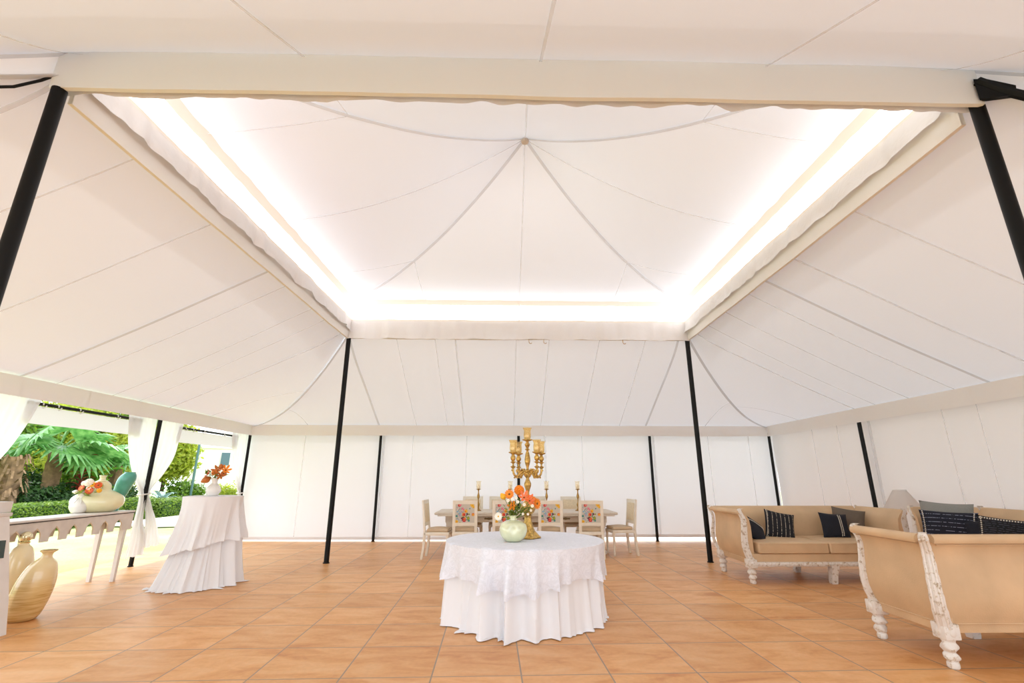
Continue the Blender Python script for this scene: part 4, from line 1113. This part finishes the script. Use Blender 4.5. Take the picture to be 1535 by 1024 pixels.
rings = [[(x, y, z) for x, y in ((xl, -.15), (xr, -.15), (xr, .15), (xl, .15))] for z, xl, xr in ((0, -.35, .355), (.3, -.31, .28), (1.03, -.22, .09))]
loft(b, rings); bmesh.ops.bevel(b, geom=[e for e in b.edges if abs(e.verts[0].co.z - e.verts[1].co.z) > .1], offset=.012, segments=2, affect='EDGES'); obj('body', b, M['white_paint'], t)
b = B(); rbox(b, (-.235, -.16, 1.03), (.098, .158, 1.065), .008); obj('top', b, M['white_paint'], t)
b = B(); sx_ = lambda z: .28 - .19*(z - .3)/.73
loft(b, [[(sx_(z) - .01, y, z), (sx_(z) + .004, y, z)] for y, z in ((-.12, .68), (.085, .66), (.105, .815), (-.12, .83))], close=False)
b.free(); b = B()
q = [(-.12, .68), (.085, .66), (.105, .815), (-.12, .83)]
loft(b, [[(sx_(z) - .01, y, z) for y, z in q], [(sx_(z) + .005, y, z) for y, z in q]]); obj('glass_pane', b, M['dark_green_glass'], t)['label'] = 'dark green glass pane'
t = thing('tray_box', 'open white box on top of the left stand', 'box', (-5.06, 5.02, 1.067))
for lo, hi, nm in (((-.14, -.08, 0), (.14, .08, .012), 'bottom'), ((-.14, -.08, .012), (.14, -.068, .10), 'side'), ((-.14, .068, .012), (.14, .08, .10), 'side'), ((-.14, -.068, .012), (-.128, .068, .10), 'side'), ((.128, -.068, .012), (.14, .068, .10), 'side')):
    b = B(); rbox(b, lo, hi, .002, 1); obj(nm, b, M['white_paint'], t)
# ================================================================== garden beyond the open side
def grass_mat():
    m, nt, out = newmat('sunlit_grass')
    p = N(nt, 'ShaderNodeBsdfPrincipled', Roughness=.9); co = objco(nt)
    n1 = N(nt, 'ShaderNodeTexNoise', Scale=.5, Detail=6); nt.links.new(co, n1.inputs[0])
    n2 = N(nt, 'ShaderNodeTexNoise', Scale=30, Detail=3); nt.links.new(co, n2.inputs[0])
    c1 = ramp(nt, n1.outputs[0], [(.35, (.36, .44, .13, 1)), (.65, (.52, .55, .26, 1))])
    mx = N(nt, 'ShaderNodeMix', data_type='RGBA', blend_type='MULTIPLY'); mx.inputs[0].default_value = 1
    nt.links.new(c1, mx.inputs[6]); nt.links.new(ramp(nt, n2.outputs[0], [(.3, (.75, .8, .7, 1)), (.7, (1, 1, 1, 1))]), mx.inputs[7])
    nt.links.new(mx.outputs[2], p.inputs['Base Color']); nt.links.new(bump(nt, n2.outputs[0], .6, .03), p.inputs['Normal'])
    nt.links.new(p.outputs[0], out.inputs[0]); return m
bm = B()
grid(bm, lambda u, v: Vector((-60 + 90*u, -12 + 72*v, -.05 + .03*noise.noise(Vector((u*40, v*40, 0))))), 60, 50)
struct(obj('lawn', bm, grass_mat()), 'bright sunlit lawn beyond the open side of the tent')
M['bounce_ground'] = plain('pale_bounce_ground', (.62, .62, .63, 1), .85, var=.05)  # neutral tone for the added light-bouncing ground
M['post_teal'] = plain('dull_teal_paint', '#4a6a66', .6)
M['pave'] = plain('pale_paving', '#e9e2d4', .8, var=.05)
bm = B(); loft(bm, [[(-12.3, 15.6, -.02), (-10.4, 15.2, -.02), (-9.2, 15.6, -.02), (-9.6, 17.2, -.02), (-12.3, 20.2, -.02)], [(-12.3, 15.6, .015), (-10.4, 15.2, .015), (-9.2, 15.6, .015), (-9.6, 17.2, .015), (-12.3, 20.2, .015)]])
struct(obj('path', bm, M['pave'], smooth=False), 'pale paved garden path before the hedge')

for nm, x0, x1, y0, y1 in (('bounce_pavement', -30, 30, -22, -4.02), ('bounce_pavement', -6.7, 14, 11.97, 16.5), ('bounce_pavement', 8.52, 14, -4, 11.95)):  # pale ground added around the tent to bounce neutral daylight inside
    bm = B(); loft(bm, [[(x0, y0, -.08), (x1, y0, -.08), (x1, y1, -.08), (x0, y1, -.08)], [(x0, y0, -.005), (x1, y0, -.005), (x1, y1, -.005), (x0, y1, -.005)]])
    struct(obj(nm, bm, M['bounce_ground'], smooth=False), 'pale paving added outside the tent to bounce light in')
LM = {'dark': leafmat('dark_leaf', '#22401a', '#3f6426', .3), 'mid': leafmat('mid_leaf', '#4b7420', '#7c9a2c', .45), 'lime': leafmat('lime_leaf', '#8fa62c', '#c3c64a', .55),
      'hedge': leafmat('hedge_leaf', '#5d7f28', '#8aa23c', .4), 'fan': leafmat('fan_leaf', '#47803a', '#78a85c', .35, .25), 'ti': leafmat('ti_leaf', '#7c2326', '#b34232', .4),
      'banana': leafmat('broad_leaf', '#4c8c2f', '#8fb83f', .5, .3), 'agave': leafmat('blue_leaf', '#7d9c98', '#a4bbb3', .2)}
M['trunk'] = plain('palm_trunk', '#8a6d50', .9, var=.45, vscale=6, bumps=.8, bscale=14)
M['trunk_dk'] = plain('tree_trunk', '#54422f', .9, var=.4, vscale=8, bumps=.6, bscale=20)
def leafcloud(bm, c, rad, n, size, r, asp=.42, shell=.55, mi=0):
    for _ in range(n):
        d = Vector((r.gauss(0, 1), r.gauss(0, 1), r.gauss(0, 1))).normalized(); q = shell + (1 - shell)*r.random()
        lump = 1 + .28*noise.noise(d*2.3 + Vector(c))
        p = Vector(c) + Vector((d.x*rad[0], d.y*rad[1], d.z*rad[2]))*q*lump
        if p.z < .02: p.z = .02 + r.random()*.1
        a = (d + Vector((r.uniform(-.9, .9), r.uniform(-.9, .9), r.uniform(-.7, .7)))).normalized(); u, w = frame_of(a); l = size*r.uniform(.6, 1.35)
        t = (u*math.cos(6.28*r.random()) + w*r.uniform(-1, 1)).normalized(); s = a.cross(t).normalized()
        vs = [bm.verts.new(x) for x in (p, p + t*l*.45 + s*l*asp*.5 + a*l*.06, p + t*l - a*l*.10, p + t*l*.45 - s*l*asp*.5 + a*l*.06)]
        bm.faces.new(vs).material_index = mi
def bush(name, label, cat, loc, h, w, mat, n, size, seed, trunk=False, group=None, asp=.42):
    r = random.Random(seed); t = thing(name, label, cat, (*loc, -.03), 0, group)
    b = B(); cz = h*.56 if not trunk else h*.64
    leafcloud(b, (0, 0, cz), (w/2, w/2, h*.46 if not trunk else h*.38), n, size, r, asp)
    for k in range(4):
        a = r.uniform(0, 6.28); leafcloud(b, (math.cos(a)*w*.28, math.sin(a)*w*.28, cz + r.uniform(-.2, .25)*h), (w*.26, w*.26, h*.24), n//4, size, r, asp)
    obj('foliage', b, LM[mat], t, smooth=False, recalc=False)
    b = B(); hh = h*.55
    for k in range(1 if trunk else 5):
        a = 6.28*k/5; s = 0 if trunk else w*.22
        tube(b, [(0, 0, 0), (math.cos(a)*s*.5, math.sin(a)*s*.5, hh*.5), (math.cos(a)*s, math.sin(a)*s, hh)], [w*.045, w*.035, w*.02] if trunk else .018, 7)
    obj('trunk' if trunk else 'stems', b, M['trunk_dk'], t); return t
def hedge(label, x0, x1, y0, y1, h, seed, n):
    r = random.Random(seed); t = thing('hedge', label, 'hedge', ((x0+x1)/2, (y0+y1)/2, -.03), 0, 'clipped hedges'); W, D = (x1-x0)/2, (y1-y0)/2
    b = B(); box(b, (-W*.86, -D*.99, 0), (W*.86, D*.99, h*.93)); obj('branches', b, LM['dark'], t, smooth=False)
    b = B()
    for _ in range(n):
        q = r.random()
        if q < .4: p = Vector((r.uniform(-W, W), r.uniform(-D, D), h)); a = Vector((0, 0, 1))
        elif q < .85: p = Vector((W, r.uniform(-D, D), r.uniform(0, h))); a = Vector((1, 0, 0))
        elif q < .93: p = Vector((r.uniform(-W, W), -D, r.uniform(0, h))); a = Vector((0, -1, 0))
        else: p = Vector((-W, r.uniform(-D, D), r.uniform(0, h))); a = Vector((-1, 0, 0))
        p += a*r.uniform(-.05, .04); a = (a + Vector((r.uniform(-.9, .9), r.uniform(-.9, .9), r.uniform(-.3, .9)))).normalized(); u, w = frame_of(a); l = r.uniform(.05, .10)
        vs = [b.verts.new(x) for x in (p, p + u*l*.5 + w*l*.3, p + u*l + a*l*.3, p + u*l*.5 - w*l*.3)]; b.faces.new(vs)
    obj('leaves', b, LM['hedge'], t, smooth=False, recalc=False)
hedge('long low clipped hedge behind the lawn, seen over the console table', -13.6, -12.7, 11.0, 18.4, .70, 5, 9000)
hedge('low clipped hedge continuing right of the tied curtain', -13.5, -12.5, 18.7, 26, .62, 6, 6000)

def fan_leaf(bm, c, d, R, roll=0, n=20, droop=.38):
    """a palmate leaf: folded segments round a hub, joined inside and split toward drooping tips"""
    d = Vector(d).normalized(); up = Vector((0, 0, 1)); s = d.cross(up).normalized(); nrm = s.cross(d).normalized()
    s = (s*math.cos(roll) + nrm*math.sin(roll)).normalized(); nrm = s.cross(d).normalized(); c = Vector(c)
    A = math.radians(125); hub = bm.verts.new(c)
    def P(a, r, fold=0):
        q = c + (d*math.cos(a) + s*math.sin(a))*r + nrm*(fold - .05*r); q.z -= droop*R*(r/R)**2.4; return q
    prev = bm.verts.new(P(-A, R*.68))
    for k in range(n):
        a0 = -A + 2*A*k/n; a1 = -A + 2*A*(k+1)/n; am = (a0+a1)/2
        rr = R*(.78 + .22*math.cos(am*.8))
        m = bm.verts.new(P(am, rr*.68, .025*R)); e = bm.verts.new(P(a1, rr*.66)); tip = bm.verts.new(P(am, rr))
        for f in ((hub, prev, m), (hub, m, e), (prev, tip, m), (m, tip, e)): bm.faces.new(f)
        prev = e
def fan_palm(loc, h, rt, leaves, label, skirt=0):
    t = thing('fan_palm', label, 'palm tree', (*loc, -.03), 0, 'fan palms in the garden')
    b = B(); n = 14; rings = [(rt*(1.15 if i == 0 else 1) * (1 + .10*(i % 2)), h*i/n) for i in range(n + 1)]
    lathe(b, rings, 14, mod=lambda th, r, z: r*(1 + .12*math.sin(5*th + z*4))); obj('trunk', b, M['trunk'], t)
    if skirt:
        b = B(); r = random.Random(9)
        for k in range(90):
            a = r.uniform(0, 6.28); z = h*r.uniform(.45, .98); l = r.uniform(.10, .3)
            p = Vector((rt*math.cos(a), rt*math.sin(a), z)); q = p + Vector((.14*math.cos(a), .14*math.sin(a), .12)); e = q + Vector((.1*math.cos(a), .1*math.sin(a), -l))
            s = Vector((-math.sin(a), math.cos(a), 0))*.03
            for A_, B_ in ((p, q), (q, e)): b.faces.new([b.verts.new(x) for x in (A_ - s, A_ + s, B_ + s*.8, B_ - s*.8)])
        obj('dead_skirt', b, M['trunk'], t, recalc=False)
    for (dx, dy, dz), R, pet, roll in leaves:
        b = B(); d = Vector((dx, dy, dz)).normalized(); hubp = Vector((0, 0, h - .05)) + d*pet
        tube(b, [(0, 0, h - .1), Vector((0, 0, h)) + d*pet*.5 + Vector((0, 0, .08)), hubp], .022, 5)
        fan_leaf(b, hubp, d + Vector((0, 0, -.35)), R, roll); obj('frond', b, LM['fan'], t, smooth=False, recalc=False)
    return t
fan_palm((-14.6, 16.15), 2.35, .20, [((.9, -.75, .25), 1.15, .6, .2), ((-.25, -1, .15), 1.2, .8, -.3), ((.75, .6, .25), 1.35, .85, .3), ((-.9, -.2, .35), 1.1, .9, 0), ((.2, .9, .6), 1.1, .8, .4), ((-.3, .5, .9), 1.0, .8, 0), ((.5, -.2, .95), 1.0, .7, .5), ((1, .15, -.05), 1.0, .7, -.4)], 'fan palm with big glossy fronds at the left of the garden opening')
fan_palm((-14.3, 18.35), 2.0, .17, [((.8, -.5, .25), 1.05, .6, 0), ((.5, .7, .3), 1.0, .7, .2), ((-.6, -.6, .5), .9, .7, 0), ((-.3, .6, .8), .9, .7, 0), ((.2, -1, .3), 1.0, .6, -.4), ((.9, .2, .5), .9, .6, 0)], 'fan palm with hairy trunk just left of the tied curtain')
fan_palm((-14.2, 14.4), 2.0, .23, [((-.6, -.6, .5), 1.1, .8, 0), ((-.3, .6, .8), .9, .8, 0), ((-.2, -1, .3), 1.0, .8, -.4), ((.3, .3, 1), 1.0, .8, 0)], 'thick brown palm trunk with dry leaf stubs at the left photo edge', 1)
# red ti plant and broad-leaved plant
def strap_plant(name, loc, h, n, ln, wd, mat, label, cat, z0=.4, seed=0, up=.6):
    r = random.Random(seed); t = thing(name, label, cat, (*loc, -.03)); b = B()
    tube(b, [(0, 0, 0), (.02, .02, h*.5), (0, 0, h)], .03, 6); obj('stem', b, M['trunk_dk'], t); b = B()
    for k in range(n):
        a = k*2.4; z = z0*h + (h - z0*h)*k/n; p = Vector((0, 0, z)); d = Vector((math.cos(a), math.sin(a), up)).normalized(); s = Vector((-math.sin(a), math.cos(a), 0)); l = ln*r.uniform(.8, 1.2); row = []
        for i in range(7):
            q = i/6; c = p + d*l*q + Vector((0, 0, -.55*l*q*q)); w = wd*math.sin(PI*min(1, .08 + q*.92))**.7/2
            row.append((b.verts.new(c - s*w + Vector((0, 0, w*.3))), b.verts.new(c), b.verts.new(c + s*w + Vector((0, 0, w*.3)))))
        for x, y in zip(row, row[1:]): b.faces.new((x[0], x[1], y[1], y[0])); b.faces.new((x[1], x[2], y[2], y[1]))
    obj('leaves', b, LM[mat], t, recalc=False); return t
strap_plant('ti_plant', (-13.78, 16.30), 2.15, 26, .50, .14, 'ti', 'dark red leafed ti plant among the green shrubs', 'plant', .45, 2, .9)
strap_plant('banana_plant', (-13.72, 16.95), 1.55, 9, 1.0, .36, 'banana', 'plant with broad glossy green leaves above the cream gourd vase', 'plant', .35, 4, 1.1)
strap_plant('agave', (-13.9, 20.5), .55, 16, 1.1, .20, 'agave', 'blue grey strap-leaved plant right of the tied curtain', 'plant', .2, 6, 1.6)
# shrubs and trees
S = 'dark shrubs behind the hedge'
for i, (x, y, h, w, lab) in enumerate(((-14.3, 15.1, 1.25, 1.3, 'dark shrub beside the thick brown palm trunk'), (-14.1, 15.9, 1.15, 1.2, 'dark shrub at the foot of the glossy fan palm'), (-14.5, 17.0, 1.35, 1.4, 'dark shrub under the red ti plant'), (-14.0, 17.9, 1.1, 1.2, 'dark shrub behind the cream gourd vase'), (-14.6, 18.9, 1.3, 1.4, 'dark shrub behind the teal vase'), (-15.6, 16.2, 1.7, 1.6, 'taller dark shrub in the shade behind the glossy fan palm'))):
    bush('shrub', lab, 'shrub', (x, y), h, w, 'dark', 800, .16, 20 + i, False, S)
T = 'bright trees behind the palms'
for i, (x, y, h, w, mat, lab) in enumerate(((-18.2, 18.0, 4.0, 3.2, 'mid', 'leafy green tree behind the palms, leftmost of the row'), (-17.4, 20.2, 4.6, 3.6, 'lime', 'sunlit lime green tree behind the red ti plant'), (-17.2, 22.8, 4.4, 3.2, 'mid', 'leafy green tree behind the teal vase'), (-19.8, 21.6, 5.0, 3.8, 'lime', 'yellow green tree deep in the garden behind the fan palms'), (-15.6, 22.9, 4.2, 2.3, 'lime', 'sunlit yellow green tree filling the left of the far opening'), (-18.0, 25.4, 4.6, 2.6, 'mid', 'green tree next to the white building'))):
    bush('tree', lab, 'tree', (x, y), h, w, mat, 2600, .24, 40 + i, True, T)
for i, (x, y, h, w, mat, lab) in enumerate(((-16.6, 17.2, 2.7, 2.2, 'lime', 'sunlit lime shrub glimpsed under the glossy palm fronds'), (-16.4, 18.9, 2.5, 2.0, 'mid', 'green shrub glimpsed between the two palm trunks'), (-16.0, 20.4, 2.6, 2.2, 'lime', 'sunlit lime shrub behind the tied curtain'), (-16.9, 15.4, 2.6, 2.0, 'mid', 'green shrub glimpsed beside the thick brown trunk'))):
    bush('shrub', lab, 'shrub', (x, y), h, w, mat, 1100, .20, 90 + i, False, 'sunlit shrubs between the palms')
bush('shrub', 'feathery low shrub beneath the far opening trees', 'shrub', (-14.3, 22.4), 1.3, 1.7, 'mid', 900, .17, 71, False)
bush('shrub', 'pale low shrub before the white building, right of its window', 'shrub', (-13.2, 23.6), 1.1, 1.1, 'lime', 500, .14, 72, False)
bush('shrub', 'pale low shrub before the white building, at the curtain side', 'shrub', (-12.6, 24.0), 1.3, 1.1, 'lime', 500, .14, 73, False)
bm = B(); tube(bm, [(0, 0, 0), (0, 0, 1.4), (0, 0, 2.9)], .05, 8); tag(obj('garden_post', bm, M['post_teal'], loc=(-13.7, 22.0, -.03)), 'thin teal post between the sunlit tree and the white building', 'post')
# white building
t = thing('building', 'overexposed white building seen through the far opening', 'building', (-15.4, 28.6, -.03), .45)
M['stucco'] = plain('white_stucco', '#fbf6ee', .9, var=.06, vscale=2)
b = B(); box(b, (-2.6, 0, 0), (4.2, 3.0, 3.1)); obj('wall', b, M['stucco'], t, smooth=False)
b = B(); box(b, (-1.0, .6, 3.1), (1.4, 2.8, 4.3)); obj('upper_storey', b, M['stucco'], t, smooth=False)
b = B(); prism(b, [(1.75 + 1.15*math.cos(PI*k/14), 3.1 + 1.15*math.sin(PI*k/14)) for k in range(15)], 'y', .5, 2.6); obj('domed_roof', b, M['stucco'], t)
b = B(); rbox(b, (-.95, -.05, 2.05), (-.40, .03, 2.85), .01); w = obj('window', b, M['white_paint'], t)
b = B(); box(b, (-.89, -.065, 2.10), (-.46, -.05, 2.80)); obj('pane', b, plain('teal_shutter', '#56707a', .5), w, smooth=False)
b = B(); rbox(b, (-2.7, -.12, 3.02), (4.3, 3.05, 3.14), .02); obj('cornice', b, M['stucco'], t)
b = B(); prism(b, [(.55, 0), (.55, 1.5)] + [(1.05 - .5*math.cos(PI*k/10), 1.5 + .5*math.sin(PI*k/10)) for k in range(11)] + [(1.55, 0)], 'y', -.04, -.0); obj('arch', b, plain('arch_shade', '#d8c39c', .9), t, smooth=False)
# ================================================================== daylight and camera
w = bpy.data.worlds.new('sky'); sc.world = w; w.use_nodes = True
nt = w.node_tree; bg = nt.nodes['Background']; bg.inputs[0].default_value = (.86, .935, 1.0, 1); bg.inputs[1].default_value = SKY
s = bpy.data.lights.new('sun', 'SUN'); s.energy = SUN; s.angle = math.radians(1.2); s.color = (1, .985, .965)
so = bpy.data.objects.new('sun', s); COL.objects.link(so); so.location = (-8, 20, 30)
so.rotation_euler = Vector((-.16, .60, 1.0)).to_track_quat('Z', 'Y').to_euler()
YAW, PIT, ROLL, F = .01659319, .28033492, .00106215, 709.5865
fw = Vector((math.sin(YAW)*math.cos(PIT), math.cos(YAW)*math.cos(PIT), math.sin(PIT))); rt = Vector((math.cos(YAW), -math.sin(YAW), 0)); up = rt.cross(fw)
r2 = rt*math.cos(ROLL) + up*math.sin(ROLL); u2 = up*math.cos(ROLL) - rt*math.sin(ROLL)
cam = bpy.data.cameras.new('camera'); cam.sensor_width = 36; cam.lens = F/1535*36; cam.clip_start = .05; cam.clip_end = 300
co = bpy.data.objects.new('camera', cam); COL.objects.link(co)
co.matrix_world = Matrix.Translation((0, 0, 1.4)) @ Matrix((r2, u2, -fw)).transposed().to_4x4()
sc.camera = co
vs = sc.view_settings; vs.view_transform = 'Standard'; vs.look = 'None'; vs.exposure = EXPO; vs.gamma = 1; vs.use_curve_mapping = False
sc.cycles.max_bounces = 10; sc.cycles.diffuse_bounces = 6; sc.cycles.glossy_bounces = 4; sc.cycles.transmission_bounces = 6; sc.cycles.transparent_max_bounces = 12
sc.cycles.caustics_reflective = False; sc.cycles.caustics_refractive = False; sc.cycles.sample_clamp_indirect = 6
sc.cycles.use_denoising = True
